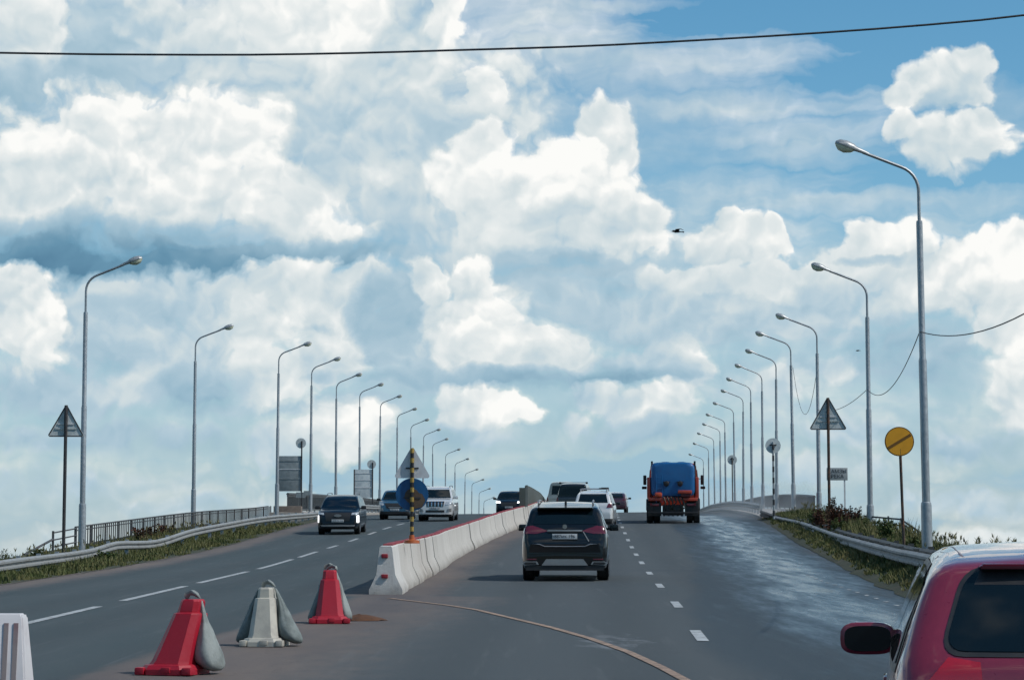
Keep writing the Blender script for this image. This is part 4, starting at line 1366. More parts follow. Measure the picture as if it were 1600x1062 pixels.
class Car:
    def __init__(self, name, label, cat, L, W, top, bot, sect, plan, belt, m, group='vehicles on the road', **k):
        self.root = thing(name, label, cat, (0, 0, 0), 0, group)
        self.L, self.W, self.m = L, W, m
        self.sect, self.plan = sect, plan
        self.shell = car_grid(L, W, top, bot, sect, plan, belt, **k)
        self.arches = []

    def w(self, y, z):
        return self.W / 2 * interp(self.plan, y) * interp(self.sect, z)

    def patch(self, name, m, polys, view, off=.006, parent=None, thr=.12, pad=None):
        """piece of the shell seen inside convex polygons from one side: R rear, F front, S both flanks, T top"""
        out = bmesh.new()
        jobs = []
        for p in polys:
            if view in 'RF':
                jobs.append((p, 'xz', Vector((0, -1 if view == 'R' else 1, 0))))
            elif view == 'T':
                jobs.append((p, 'xy', Vector((0, 0, 1))))
            elif view == 'S':
                jobs += [(p, 'yz', Vector((1, 0, 0))), (p, 'yz', Vector((-1, 0, 0)))]
            elif view == 'L':
                jobs.append((p, 'yz', Vector((-1, 0, 0))))
            else:
                jobs.append((p, 'yz', Vector((1, 0, 0))))
        for poly, pl, d in jobs:
            b = self.shell.bm.copy()
            kill = [f for f in b.faces if f.normal.dot(d) < thr]
            if view == 'R':
                kill = [f for f in b.faces if f.normal.dot(d) < thr or f.calc_center_median().y > self.L * .55]
            if view == 'F':
                kill = [f for f in b.faces if f.normal.dot(d) < thr or f.calc_center_median().y < self.L * .4]
            bmesh.ops.delete(b, geom=kill, context='FACES')
            ar = sum(p[0] * q[1] - q[0] * p[1] for p, q in zip(poly, poly[1:] + poly[:1]))
            pp = poly if ar > 0 else list(reversed(poly))

            def P3(q):
                return Vector((q[0], 0, q[1])) if pl == 'xz' else Vector((q[0], q[1], 0)) if pl == 'xy' else Vector((0, q[0], q[1]))
            for p, q in zip(pp, pp[1:] + pp[:1]):
                e = (q[0] - p[0], q[1] - p[1]); n2 = (e[1], -e[0])
                bmesh.ops.bisect_plane(b, geom=b.verts[:] + b.edges[:] + b.faces[:], plane_co=P3(p), plane_no=P3(n2), clear_outer=True)
            b.normal_update()
            for v in b.verts:
                v.co += v.normal * off
            me = bpy.data.meshes.new('t'); b.to_mesh(me); b.free(); out.from_mesh(me); bpy.data.meshes.remove(me)
        mb = MB(); mb.bm.free(); mb.bm = out
        return mb.build(name, m, parent or self.root, 50, recalc=False)

    def body(self, name='body', cut_arch=None):
        b = self.shell.bm.copy()
        mb = MB(); mb.bm.free(); mb.bm = b
        return mb.build(name, self.m, self.root, 42)

    def wheels(self, ys, R_=.36, wd=.24, inset=.0, rim=True):
        tm = rmm = None
        for y in ys:
            for s in (-1, 1):
                if tm is None:
                    t = MB().lathe([(R_ * .62, -wd / 2), (R_ * .93, -wd / 2), (R_, -wd * .36), (R_, wd * .36), (R_ * .93, wd / 2), (R_ * .62, wd / 2), (R_ * .6, wd * .3), (0, wd * .28)], 28, 'X')
                    tm = t.mesh('wheel', M['tyre'])
                    r = MB().lathe([(R_ * .63, .02), (R_ * .63, wd / 2 + .004), (R_ * .57, wd / 2 + .006), (R_ * .55, wd * .40), (0, wd * .36)], 24, 'X')
                    for k in range(5):
                        a = 2 * math.pi * k / 5
                        r.box((wd * .44, R_ * .32 * math.cos(a), R_ * .32 * math.sin(a)), (.03, R_ * .12, R_ * .54), rx=a - R(90))
                    r.lathe([(R_ * .12, wd * .36), (R_ * .1, wd * .5), (0, wd * .5)], 10, 'X')
                    rmm = r.mesh('rim', M['rim'])
                o = link('wheel', tm, self.root)
                o.location = (s * (self.W / 2 - wd / 2 - .015 - inset), y, R_)
                o.rotation_euler = (0, 0, 0 if s > 0 else math.pi)
                link('rim', rmm, o)
                arch = MB()
                arch.lathe([(0, 0), (R_ * 1.13, 0), (R_ * 1.13, .012), (0, .012)], 30, 'X', (0, 0, 0))
                a = arch.build('wheel_arch', M['plastic'], self.root)
                a.location = (s * (self.W / 2 * interp(self.plan, y) * interp(self.sect, R_) + (.0 if s > 0 else -.012) - s * .004), y, R_ + .03)

    def mirrors(self, y, z, m, sx=.16, sz=.12, out=.0, glass=False):
        for s in (-1, 1):
            x = s * (self.w(y, z - .05) + .12 + out)
            c = MB(); c.box((0, 0, 0), (sx * 1.35, .11, sz), bev=.035, taper=.9)
            c.box((-s * sx * .75, .02, -.03), (sx * .6, .05, .05), bev=.01)
            o = c.build('side_mirror', m, self.root); o.location = (x, y, z)
            g = MB().box((0, -.058, 0), (sx * 1.1, .006, sz * .78), bev=.002).build('mirror_glass', M['glass'], o)

    def plate_at(self, text, y, z, face, size=(.52, .112)):
        o = MB().box((0, 0, 0), (size[0], .012, size[1]), bev=.003).build('number_plate', M['plate'], self.root)
        o.location = (0, y, z)
        if face < 0:
            text_part(text, .098, (-.03, -.0085, 0), (R(90), 0, 0), M['ink'], o, 'plate_lettering', .001)
            MB().box((.155, -.007, 0), (.006, .002, .1)).build('plate_line', M['ink'], o)
        else:
            o.rotation_euler.z = math.pi
            text_part(text, .098, (-.03, -.0085, 0), (R(90), 0, 0), M['ink'], o, 'plate_lettering', .001)
        return o

    def rails(self, y0, y1, z, x, m, h=.05):
        for s in (-1, 1):
            pts = [(s * x, y0, z - .03), (s * x, y0 + .08, z + h), (s * x, (y0 + y1) / 2, z + h + .02), (s * x, y1 - .08, z + h), (s * x, y1, z - .03)]
            MB().tube(pts, .02, 6).build('roof_rail', m, self.root)

    def put(self, X, Y, yaw, front=False, dz=0.0, side=0):
        """origin = ground point below the rear (or the nose when the car faces the camera)"""
        r = self.root
        ax = Vector((math.sin(yaw), math.cos(yaw), 0))
        p = Vector((X, Y, 0))
        q = p - ax * self.L if front else p
        e = q + ax * self.L
        za, zb = zr(q.y, q.x), zr(e.y, e.x)
        r.location = (q.x, q.y, za + dz)
        r.rotation_euler = (math.atan2(zb - za, self.L), 0, -yaw)


SUVSEC = [(.2, .90), (.32, .965), (.55, 1.0), (.85, .995), (1.02, .975), (1.2, .91), (1.5, .80), (1.62, .74), (1.9, .66)]
PLAN = lambda L: [(0, .86), (.06, .91), (.2, .965), (.6, .995), (1.2, 1.0), (L - 1.3, 1.0), (L - .55, .975), (L - .18, .92), (L - .03, .82), (L, .74)]


def suv(name, label, cat, m, L=4.6, W=1.85, H=1.68, sc_hood=1.06, group='vehicles on the road', r=.1, box=0.0, ds=.06, roofz=None):
    """estate / SUV silhouette; box > 0 gives a steeper tail and bonnet"""
    h = H
    top = [(0, .50), (.012, .78), (.06, .90), (.10 - .04 * box, 1.06), (.17 - .06 * box, 1.19), (.42 - .25 * box, h - .20 + .06 * box), (.54 - .3 * box, h - .125 + .06 * box), (.95, h - .07 + .04 * box), (1.6, h - .015), (2.2, h - .01),
           (2.75, h - .06), (3.05 + .1 * box, h - .17), (L - 1.12, sc_hood + .03), (L - .9, sc_hood), (L - .35, sc_hood - .07), (L - .12, sc_hood - .17), (L - .03, sc_hood - .34), (L, .48)]
    bot = [(0, .36), (.15, .25), (.8, .22), (L - .8, .21), (L - .2, .24), (L, .32)]
    sect = [(z * (1 if z < 1.2 else 1 + (H - 1.68) / 1.2 * (z - 1.2) / .5 * .5), f) for z, f in SUVSEC]
    belt = [(0, 1.0), (L, .98)]
    return Car(name, label, cat, L, W, top, bot, sect, PLAN(L), belt, m, group, r=r, ds=ds)


def side_glass(c, z0, z1, y0, y1, pillars, m=None):
    """side windows between the pillars, slightly narrowing towards the top"""
    edges = [y0] + pillars + [y1]
    for i, (a, b) in enumerate(zip(edges, edges[1:])):
        a2, b2 = a + .035, b - .035
        ta = .30 if i == 0 else 0
        tb = .72 if i == len(edges) - 2 else 0
        for vw in 'LD':
            c.patch('side_window', m or M['glass'], [[(a2, z0), (b2, z0), (b2 - tb, z1), (a2 + ta, z1)]], vw, .004)


# ---- black SUV just ahead
BLK = paint('black_paintwork', (.003, .0035, .0045), .06, .95, .2)
c = suv('car', 'black SUV close ahead in our lane, pale sky reflected on its roof', 'car', BLK, 4.89, 1.90, 1.71, 1.08, ds=.045)
c.body()
c.patch('rear_window', M['glass'], [[(-.70, 1.225), (.70, 1.225), (.575, 1.545), (-.575, 1.545)]], 'R', .006)
side_glass(c, 1.10, 1.55, .55, 3.75, [1.05, 1.95, 2.9])
for s in (-1, 1):
    lo = [(s * .36, 1.075), (s * .62, 1.02), (s * .93, 1.02), (s * .93, 1.16), (s * .70, 1.195), (s * .50, 1.13)]
    c.patch('tail_light', M['taillight'], [lo], 'R', .012)
    c.patch('tail_light', M['taillight'], [[(.02, 1.03), (.40, 1.06), (.32, 1.14), (.02, 1.16)]], 'R' if False else ('D' if s > 0 else 'L'), .012)
    ex = MB().prism([(s * .56, .36), (s * .60, .43), (s * .86, .43), (s * .93, .39), (s * .88, .345)], 'Y', -.045, .05)
    o = ex.build('exhaust_trim', M['satin'], c.root)
    MB().prism([(s * .60, .365), (s * .625, .415), (s * .845, .415), (s * .885, .388), (s * .85, .358)], 'Y', -.05, -.03).build('exhaust_mouth', M['plastic'], o)
    MB().box((s * .72, -.022, .475), (.22, .04, .028), bev=.008).build('reflector', M['taillight'], c.root)
MB().box((0, .055, 1.085), (.76, .06, .045), bev=.012).build('chrome_strip', M['satin'], c.root)
MB().prism([(-.50, .345), (-.40, .48), (.40, .48), (.50, .345)], 'Y', -.05, .05).build('skid_plate', M['satin'], c.root)
MB().prism([(-.78, .62), (-.74, .80), (.74, .80), (.78, .62)], 'Y', -.012, .05).build('bumper_panel', BLK, c.root)
MB().prism([(-.84, .235), (-.86, .34), (.86, .34), (.84, .235)], 'Y', -.03, .14).build('lower_bumper', M['plastic'], c.root)
for s in (-1, 1):
    MB().tube([(s * .84, .05, .78), (s * .55, -.01, .80), (s * .44, -.012, .755), (0, -.014, .75)], .012, 6).build('bumper_crease', M['satin'], c.root)
MB().tube([(.40, .055, 1.065), (.52, .02, .86)], .012, 6).build('tailgate_trim', M['satin'], c.root)
c.plate_at('о887мк 196', .018, .965, -1, (.54, .115))
MB().lathe([(.05, -.02), (.05, -.005), (0, -.005)], 18, 'Y', (0, .075, 1.175)).build('round_badge', M['chrome'], c.root)
sp = MB().loft([[(-.60, .30, 1.560), (.60, .30, 1.560), (.64, .75, 1.58), (-.64, .75, 1.58)], [(-.60, .30, 1.590), (.60, .30, 1.590), (.64, .95, 1.655), (-.64, .95, 1.655)]])
sp.build('roof_spoiler', BLK, c.root)
MB().box((0, 1.0, 1.69), (.05, .16, .07), bev=.02).build('aerial_fin', M['plastic'], c.root)
c.rails(.9, 2.9, 1.70, .60, M['satin'], .03)
c.mirrors(3.55, 1.13, M['plastic'], .17, .15, .02)
c.wheels([.98, 3.82], .365, .25)
c.put(1.14, 50, .048)

# ---- queue further ahead
WHT = paint('white_paintwork', (.62, .63, .63))
c = suv('car', 'white estate car with a roof rack, half hidden behind the black SUV', 'car', WHT, 4.6, 1.80, 1.70, 1.04)
c.body()
c.patch('rear_window', M['glass'], [[(-.66, 1.20), (.66, 1.20), (.57, 1.58), (-.57, 1.58)]], 'R', .006)
side_glass(c, 1.06, 1.54, .5, 3.5, [1.0, 1.85, 2.75])
for s in (-1, 1):
    c.patch('tail_light', M['taillight'], [[(s * .60, .98), (s * .9, .98), (s * .9, 1.16), (s * .68, 1.16)]], 'R', .012)
    c.patch('tail_light', M['taillight'], [[(.02, .98), (.30, 1.0), (.26, 1.14), (.02, 1.15)]], 'D' if s > 0 else 'L', .012)
c.patch('lower_bumper', M['plastic'], [[(-.95, .2), (.95, .2), (.95, .5), (-.95, .5)]], 'R', .01)
c.rails(.8, 3.0, 1.69, .58, M['satin'], .06)
for y in (1.1, 2.4):
    MB().tube([(-.62, y, 1.79), (.62, y, 1.79)], .025, 6).build('rack_bar', M['satin'], c.root)
MB().box((.40, 1.1, 1.83), (.34, .10, .035), bev=.01).build('ski_clamp', M['plastic'], c.root)
MB().box((.44, 2.4, 1.83), (.34, .10, .035), bev=.01).build('ski_clamp', M['plastic'], c.root)
c.mirrors(3.3, 1.10, M['plastic'])
c.wheels([.9, 3.6], .34, .23)
c.plate_at('а 264 ре 116', .02, .88, -1)
c.put(gx(926, 102), 102, .085)

VAN = paint('dark_van_paintwork', (.012, .015, .018))
c = suv('van', 'dark tall van with black rear window in the queue beyond the white estate', 'van', VAN, 5.0, 1.95, 1.96, 1.20, box=1.0, r=.12)
c.body()
c.patch('rear_window', M['glass'], [[(-.80, 1.20), (.80, 1.20), (.72, 1.80), (-.72, 1.80)]], 'R', .006)
side_glass(c, 1.2, 1.75, .5, 3.9, [1.6, 2.8])
for s in (-1, 1):
    c.patch('tail_light', M['taillight'], [[(s * .80, .9), (s * 1.0, .9), (s * 1.0, 1.4), (s * .86, 1.4)]], 'R', .01)
MB().box((-.70, .30, 1.97), (.12, .22, .10), bev=.03).build('rack_end', M['plastic'], c.root)
MB().box((.74, .30, 1.97), (.12, .22, .10), bev=.03).build('rack_end', M['plastic'], c.root)
MB().tube([(-.70, .25, 1.985), (.70, .25, 1.985)], .02, 6).build('rack_bar', M['satin'], c.root)
c.mirrors(3.6, 1.30, M['plastic'])
c.wheels([.95, 3.9], .35, .24)
c.put(gx(895, 125), 125, .085)

GRV = paint('grey_van_paintwork', (.20, .23, .225))
c = suv('van', 'pale grey van showing only its left edge beyond the dark van', 'van', GRV, 5.2, 2.0, 2.12, 1.25, box=1.0, r=.2)
c.body()
c.patch('rear_window', M['glass'], [[(-.62, 1.3), (.62, 1.3), (.58, 1.85), (-.58, 1.85)]], 'R', .006)
for s in (-1, 1):
    c.patch('tail_light', M['taillight'], [[(s * .84, .9), (s * 1.0, .9), (s * 1.0, 1.35), (s * .88, 1.35)]], 'R', .01)
c.mirrors(4.0, 1.35, M['plastic'])
c.wheels([.95, 4.1], .35, .24)
c.put(gx(877, 146), 146, .09)

DRD = paint('dark_red_paintwork', (.060, .018, .030))
c = suv('car', 'dark red car farthest ahead at the crest, left of the tanker truck', 'car', DRD, 4.4, 1.78, 1.52, .98)
c.body()
c.patch('rear_window', M['glass'], [[(-.64, 1.08), (.64, 1.08), (.56, 1.42), (-.56, 1.42)]], 'R', .006)
side_glass(c, 1.04, 1.38, .5, 3.4, [1.0, 1.85, 2.7])
for s in (-1, 1):
    c.patch('tail_light', M['taillight'], [[(s * .55, .88), (s * .92, .88), (s * .92, 1.03), (s * .62, 1.03)]], 'R', .012)
c.mirrors(3.2, 1.06, M['plastic'], .17, .14, .03)
c.wheels([.9, 3.5], .33, .22)
c.put(gx(960, 172), 172, .085)


# ---- oncoming cars
def face_lamp(c, polys, m=None, name='headlight', off=.012):
    for p in polys:
        c.patch(name, m or M['headlight'], [p], 'F', off)
        c.patch(name, m or M['headlight'], [mirror_poly(p)], 'F', off)


def windscreen(c, z0, z1, w0, w1, m):
    c.patch('windscreen', m, [[(-w0, z0), (w0, z0), (w1, z1), (-w1, z1)]], 'F', .006, thr=.25)


NAVY = paint('dark_blue_paintwork', (.003, .009, .018), .06, .6, .2)
L = 4.62
c = suv('car', 'dark blue SUV coming towards us with upright white running lamps', 'car', NAVY, L, 1.80, 1.66, 1.08)
c.body()
windscreen(c, 1.14, 1.56, .78, .60, M['glassblue'])
side_glass(c, 1.10, 1.54, .55, 3.55, [1.05, 1.9, 2.8])
c.patch('grille', M['plastic'], [[(-.50, .58), (.50, .58), (.56, .93), (-.56, .93)]], 'F', .012)
face_lamp(c, [[(.58, .84), (.88, .87), (.88, .95), (.60, .93)]])
face_lamp(c, [[(.79, .52), (.87, .52), (.87, .82), (.79, .82)]], M['lit'], 'running_lamp', .02)
face_lamp(c, [[(.70, .48), (.80, .48), (.80, .62), (.72, .62)]], M['plastic'], 'air_intake', .012)
c.patch('bumper_lip', M['satin'], [[(-.70, .36), (.70, .36), (.74, .43), (-.74, .43)]], 'F', .016)
c.patch('lower_bumper', M['plastic'], [[(-.86, .2), (.86, .2), (.86, .35), (-.86, .35)]], 'F', .01)
o = MB().lathe([(.0, 0), (.10, 0), (.10, .012), (0, .012)], 18, 'Y').build('oval_badge', M['satin'], c.root)
o.scale = (1.6, 1, .6); o.location = (0, L + .0, .82)
c.plate_at('е 519 тх 116', L + .02, .60, 1)
c.rails(.9, 3.0, 1.69, .60, M['satin'], .03)
c.mirrors(3.3, 1.14, M['plastic'], .17, .15, .02)
c.wheels([.95, L - .9], .37, .24)
c.put(gx(528.5, 98.5), 98.5, math.pi + .02, True)

BLU = paint('mid_blue_paintwork', (.022, .085, .15))
c = suv('car', 'blue SUV coming towards us just left of the blue round sign', 'car', BLU, 4.6, 1.82, 1.69, 1.07)
c.body()
windscreen(c, 1.12, 1.55, .76, .58, M['glass'])
side_glass(c, 1.08, 1.53, .55, 3.55, [1.05, 1.9, 2.8])
c.patch('grille', M['plastic'], [[(-.44, .62), (.44, .62), (.58, .92), (-.58, .92)]], 'F', .012)
c.patch('grille_bar', M['satin'], [[(-.30, .66), (.30, .66), (.36, .70), (-.36, .70)]], 'F', .018)
face_lamp(c, [[(.60, .80), (.90, .82), (.90, .96), (.62, .90)]])
face_lamp(c, [[(.62, .50), (.84, .50), (.84, .66), (.66, .66)]], M['satin'], 'fog_lamp')
c.patch('lower_bumper', M['plastic'], [[(-.86, .2), (.86, .2), (.82, .46), (-.82, .46)]], 'F', .01)
c.plate_at('к 703 ок 16', 4.6 + .02, .56, 1)
c.mirrors(3.3, 1.12, M['plastic'], .17, .15, .02)
c.wheels([.95, 3.7], .36, .23)
c.put(gx(617, 130), 130, math.pi + .03, True)

L = 4.78
c = suv('car', 'white SUV coming towards us, right of the blue round sign, slotted chrome grille', 'car', WHT, L, 1.90, 1.84, 1.20, box=.6)
c.body()
windscreen(c, 1.24, 1.68, .76, .64, M['glass'])
side_glass(c, 1.18, 1.66, .5, 3.7, [1.1, 2.0, 2.9])
c.patch('grille', M['plastic'], [[(-.44, .78), (.44, .78), (.50, 1.06), (-.50, 1.06)]], 'F', .012)
for k in range(5):
    x = -.36 + .18 * k
    c.patch('grille_slat', M['chrome'], [[(x - .03, .79), (x + .03, .79), (x + .035, 1.05), (x - .035, 1.05)]], 'F', .02)
face_lamp(c, [[(.54, .84), (.90, .90), (.92, 1.08), (.56, 1.04)]])
face_lamp(c, [[(.60, .50), (.86, .52), (.86, .70), (.66, .66)]], M['satin'], 'fog_lamp')
c.patch('air_intake', M['plastic'], [[(-.50, .48), (.50, .48), (.50, .60), (-.50, .60)]], 'F', .01)
c.patch('lower_bumper', M['plastic'], [[(-.88, .2), (.88, .2), (.86, .38), (-.86, .38)]], 'F', .01)
c.plate_at('м 318 ау 116', L + .02, .70, 1)
c.rails(.9, 3.0, 1.82, .64, M['satin'], .05)
c.mirrors(3.4, 1.26, WHT, .19, .17, .03)
c.wheels([.98, 3.8], .39, .26)
c.put(gx(680, 123), 123, math.pi + .05, True)

c = suv('car', 'dark car showing its upper half above the barrier at the crest', 'car', NAVY, 4.5, 1.80, 1.58, 1.02)
c.body()
windscreen(c, 1.06, 1.44, .74, .56, M['glass'])
c.patch('grille', M['plastic'], [[(-.5, .56), (.5, .56), (.5, .82), (-.5, .82)]], 'F', .012)
face_lamp(c, [[(.55, .76), (.88, .78), (.88, .90), (.57, .88)]], M['lit'])
c.plate_at('т 140 се 16', 4.5 + .02, .5, 1)
c.mirrors(3.2, 1.06, M['plastic'], .17, .14, .02)
c.wheels([.95, 3.6], .34, .23)
c.put(gx(795, 152), 152, math.pi + .07, True)

# ---- red hatchback at the right edge
RED = paint('red_paintwork', (.24, .018, .042), .05)
L, W, H = 4.05, 1.76, 1.40
top = [(0, .55), (.012, .74), (.05, .86), (.08, .98), (.13, 1.045), (.38, 1.315), (.44, 1.345), (.62, 1.365), (1.0, 1.385), (1.6, 1.395), (2.1, 1.375), (2.45, 1.31), (3.15, .98), (3.4, .94), (3.8, .84), (3.98, .68), (4.05, .45)]
sect = [(.2, .92), (.32, .97), (.55, 1.0), (.8, .995), (.92, .975), (1.02, .935), (1.2, .85), (1.32, .77), (1.42, .68)]
c = Car('car', 'red hatchback cut off by the right picture edge, only its left rear corner in view', 'car', L, W, top,
        [(0, .36), (.2, .24), (L - .5, .2), (L, .3)], sect, PLAN(L), [(0, .93), (L, .93)], RED, 'vehicles on the road', r=.11, ds=.022)
c.body()
c.patch('window_seal', M['plastic'], [round_poly([(-.675, 1.025), (.675, 1.025), (.575, 1.335), (-.575, 1.335)], .09)], 'R', .003)
c.patch('rear_window', M['glass'], [round_poly([(-.655, 1.042), (.655, 1.042), (.560, 1.322), (-.560, 1.322)], .08)], 'R', .006)
c.patch('window_shade_band', M['plastic'], [[(-.54, 1.268), (.54, 1.268), (.515, 1.323), (-.515, 1.323)]], 'R', .0065)
for s, vw in ((-1, 'L'), (1, 'D')):
    c.patch('tail_light', M['tailred'], [[(s * .50, .66), (s * .71, .66), (s * .715, .94), (s * .64, 1.02), (s * .53, 1.005)]], 'R', .010)
    c.patch('window_frame', M['plastic'], [[(.30, .955), (2.98, .935), (2.36, 1.315), (2.0, 1.335), (.92, 1.335), (.50, 1.25)]], vw, .003, thr=.3)
    c.patch('side_window', M['sideglass'], [[(.35, .985), (1.42, .965), (1.42, 1.31), (.96, 1.308), (.56, 1.235)]], vw, .007, thr=.3)
    c.patch('side_window', M['sideglass'], [[(1.50, .96), (2.84, .96), (2.34, 1.28), (2.0, 1.31), (1.50, 1.312)]], vw, .007, thr=.3)
    c.patch('door_seam', M['plastic'], [[(1.455, .36), (1.467, .36), (1.467, .95), (1.455, .95)]], vw, .003)
    MB().box((s * .865, 1.65, .84), (.035, .19, .03), bev=.01).build('door_handle', RED, c.root)
    # mirror
    x = s * (.86 + .10)
    hs = MB()
    rings = []
    for t, k in ((-.055, .93), (-.05, 1.0), (.02, 1.0), (.08, .80), (.12, .45)):
        rings.append([(.125 * k * (abs(math.cos(a)) ** .6) * (1 if math.cos(a) >= 0 else -1), t, .073 * k * (abs(math.sin(a)) ** .6) * (1 if math.sin(a) >= 0 else -1)) for a in [2 * math.pi * j / 28 for j in range(28)]])
    hs.loft(rings)
    o = hs.build('side_mirror', RED, c.root, 50); o.location = (x, 2.62, .955)
    g = MB(); g.loft([[(.106 * (abs(math.cos(a)) ** .6) * (1 if math.cos(a) >= 0 else -1), t, .058 * (abs(math.sin(a)) ** .6) * (1 if math.sin(a) >= 0 else -1)) for a in [2 * math.pi * j / 28 for j in range(28)]] for t in (-.056, -.060)])
    g.build('mirror_glass', M['glass'], o)
    MB().loft([[(-s * .10, -.02, -.055), (-s * .10, .06, -.055), (-s * .10, .06, .03), (-s * .10, -.02, .03)], [(-s * .19, .02, -.10), (-s * .19, .10, -.10), (-s * .19, .10, .0), (-s * .19, .02, .0)]]).build('mirror_arm', RED, o)
sp = MB().loft([[(-.52, .325, 1.328), (.52, .325, 1.328), (.53, .56, 1.335), (-.53, .56, 1.335)], [(-.515, .32, 1.346), (.515, .32, 1.346), (.50, .66, 1.352), (-.50, .66, 1.352)]])
bmesh.ops.bevel(sp.bm, geom=list(sp.bm.edges), offset=.007, segments=2, affect='EDGES')
sp.build('roof_spoiler', RED, c.root)
wp = MB().tube([(-.02, .09, 1.07), (.42, .15, 1.115)], .011, 6); wp.build('rear_wiper', M['plastic'], c.root)
MB().lathe([(.055, -.01), (.055, 0), (.04, .003), (0, .003)], 20, 'Y', (0, .055, .93)).build('round_badge', M['chrome'], c.root)
MB().tube([(.0, .75, 1.37), (.0, .62, 1.54)], .006, 6).build('aerial', M['plastic'], c.root)
c.patch('lower_bumper', M['plastic'], [[(-.9, .2), (.9, .2), (.88, .42), (-.88, .42)]], 'R', .008)
c.plate_at('р 452 нв 116', .02, .66, -1)
c.wheels([.78, 3.28], .31, .20)
c.put(2.155, 8.0, .168)
REDCAR = c

# ------------------------------------------------------------------ tanker truck
Yt = 112.0
ORG = mat('orange_truck_paint', (.42, .052, .028), .45, .05, .15, 4, coat=.3, col2=(.32, .045, .025), mask=(.52, .78))
TBL = mat('blue_tank_paint', (.005, .105, .29), .42, .05, .15, 2.5, coat=.3, col2=(.012, .085, .24), mask=(.5, .78))
tr = thing('tanker_truck', 'blue water tanker truck with orange frame spraying the road in the right lane', 'truck', (0, 0, 0), 0, 'vehicles on the road')


def superell(a, b, cx, cz, e=.27, n=56):
    return [(cx + a * (abs(math.cos(t)) ** e) * (1 if math.cos(t) >= 0 else -1), cz + b * (abs(math.sin(t)) ** e) * (1 if math.sin(t) >= 0 else -1)) for t in [2 * math.pi * k / n for k in range(n)]]


tank = MB(); rings = []
for y, k in ((-.08, .80), (-.06, .94), (.0, .98), (.03, 1.0), (4.6, 1.0), (4.63, .97), (4.7, .86)):
    rings.append([(x, y, z) for x, z in superell(1.02 * k, .80 * k, 0, 2.05)])
tank.loft(rings)
tb = tank.build('tank', TBL, tr, 50)
for y in (.05, 1.5, 3.1, 4.55):
    b = MB(); b.loft([[(x, yy, z) for x, z in superell(1.032, .812, 0, 2.05)] for yy in (y, y + .06)]); b.build('tank_band', TBL, tr)
for x in (-.30, .34):
    b = MB().lathe([(0, -.20), (.10, -.20), (.13, -.18), (.13, -.05), (0, -.05)], 16, 'Y', (x, 0, 1.86)); b.build('tank_valve', M['black'], tr)
    b = MB().box((x, -.10, 1.95), (.34, .08, .05), bev=.01); b.build('valve_bar', mat('dark_blue_bar', (.006, .03, .09), .5), tr)
b = MB()
for x in (-.78, -.50):
    b.tube([(x, -.16, 1.0), (x, -.16, 2.3)], .018, 6)
for k in range(5):
    b.tube([(-.78, -.16, 1.15 + k * .25), (-.50, -.16, 1.15 + k * .25)], .014, 6)
b.build('ladder', TBL, tr)
for x, w in ((-.36, .55), (.40, .50)):
    b = MB().box((x, .6, 2.83), (w, .7, .07), bev=.02); b.build('tank_hatch', M['black'], tr)
    b = MB().lathe([(.0, 2.80), (.24, 2.80), (.24, 2.87), (.12, 2.90), (0, 2.90)], 16, 'Z', (x, 1.8, 0)); b.build('filler_cap', TBL, tr)
b = MB()
for s in (-1, 1):
    b.tube([(s * .85, .2, 2.62), (s * .80, .2, 2.80), (s * .80, 4.4, 2.80)], .025, 6)
b.build('walkway_rail', M['black'], tr)
b = MB()
b.box((0, 2.3, 1.13), (2.30, 4.9, .14), bev=.02)
b.box((0, -.12, 1.13), (2.28, .12, .16), bev=.02)
b.build('frame', ORG, tr)
for s in (-1, 1):
    MB().box((s * 1.14, 2.3, 1.66), (.16, 4.5, 1.0), bev=.03).build('side_locker', ORG, tr)
    MB().lathe([(0, -.02), (.055, -.02), (.055, .05), (0, .05)], 10, 'Y', (s * 1.02, -.2, .90)).build('marker_lamp', M['taillight'], tr)
    MB().box((s * .86, -.16, .86), (.42, .06, .10), bev=.015).build('tail_light', M['taillight'], tr)
    MB().box((s * .86, -.12, .66), (.62, .02, .62)).build('mud_flap', M['plastic'], tr)
    # mirrors on arms out from the cab
    b = MB().tube([(s * 1.15, 6.0, 2.05), (s * 1.42, 5.9, 2.1)], .02, 6); b.build('mirror_arm', M['black'], tr)
    b = MB().box((s * 1.42, 5.85, 2.02), (.16, .10, .48), bev=.035); b.build('side_mirror', M['black'], tr)
    b = MB().box((s * 1.45, 5.85, 1.64), (.24, .10, .14), bev=.03); b.build('side_mirror', M['black'], tr)
MB().box((-.68, -.22, 1.34), (.34, .16, .22), bev=.07).build('warning_beacon', mat('orange_beacon', (.50, .075, .03), .3), tr)
b = MB().box((.56, -.26, 1.47), (.66, .34, .16), bev=.04); b.build('pump_cover', ORG, tr)
MB().box((.60, -.24, 1.31), (.46, .26, .16), bev=.03).build('pump_housing', mat('dark_red_pump', (.10, .012, .014), .5), tr)
b = MB()
rnd = random.Random(5)
for k in range(6):
    x0 = -.45 + k * .17
    b.tube([(x0, -.18, 1.25), (x0 + .1, -.28, .98), (x0 + rnd.uniform(-.2, .2), -.22, .72), (x0 + rnd.uniform(-.3, .3), -.1, .58)], .035, 6)
b.build('hoses', mat('rubber_hose', (.03, .032, .026), .6), tr)
MB().box((0, .1, .62), (1.0, .5, .50), bev=.05).build('axle_housing', M['plastic'], tr)
b = MB().box((0, -.30, .50), (2.36, .12, .09), bev=.02)
for x in (-1.02, 1.02):
    b.box((x, -.22, .64), (.08, .10, .30))
b.build('under_run_bar', M['black'], tr)
nz = MB()
for k in range(5):
    nz.lathe([(0, -.1), (.05, -.1), (.03, .0), (0, .0)], 8, 'Z', (-.42 + k * .21, -.28, .44))
nz.build('spray_nozzles', M['plastic'], tr)
tm = rmm = None
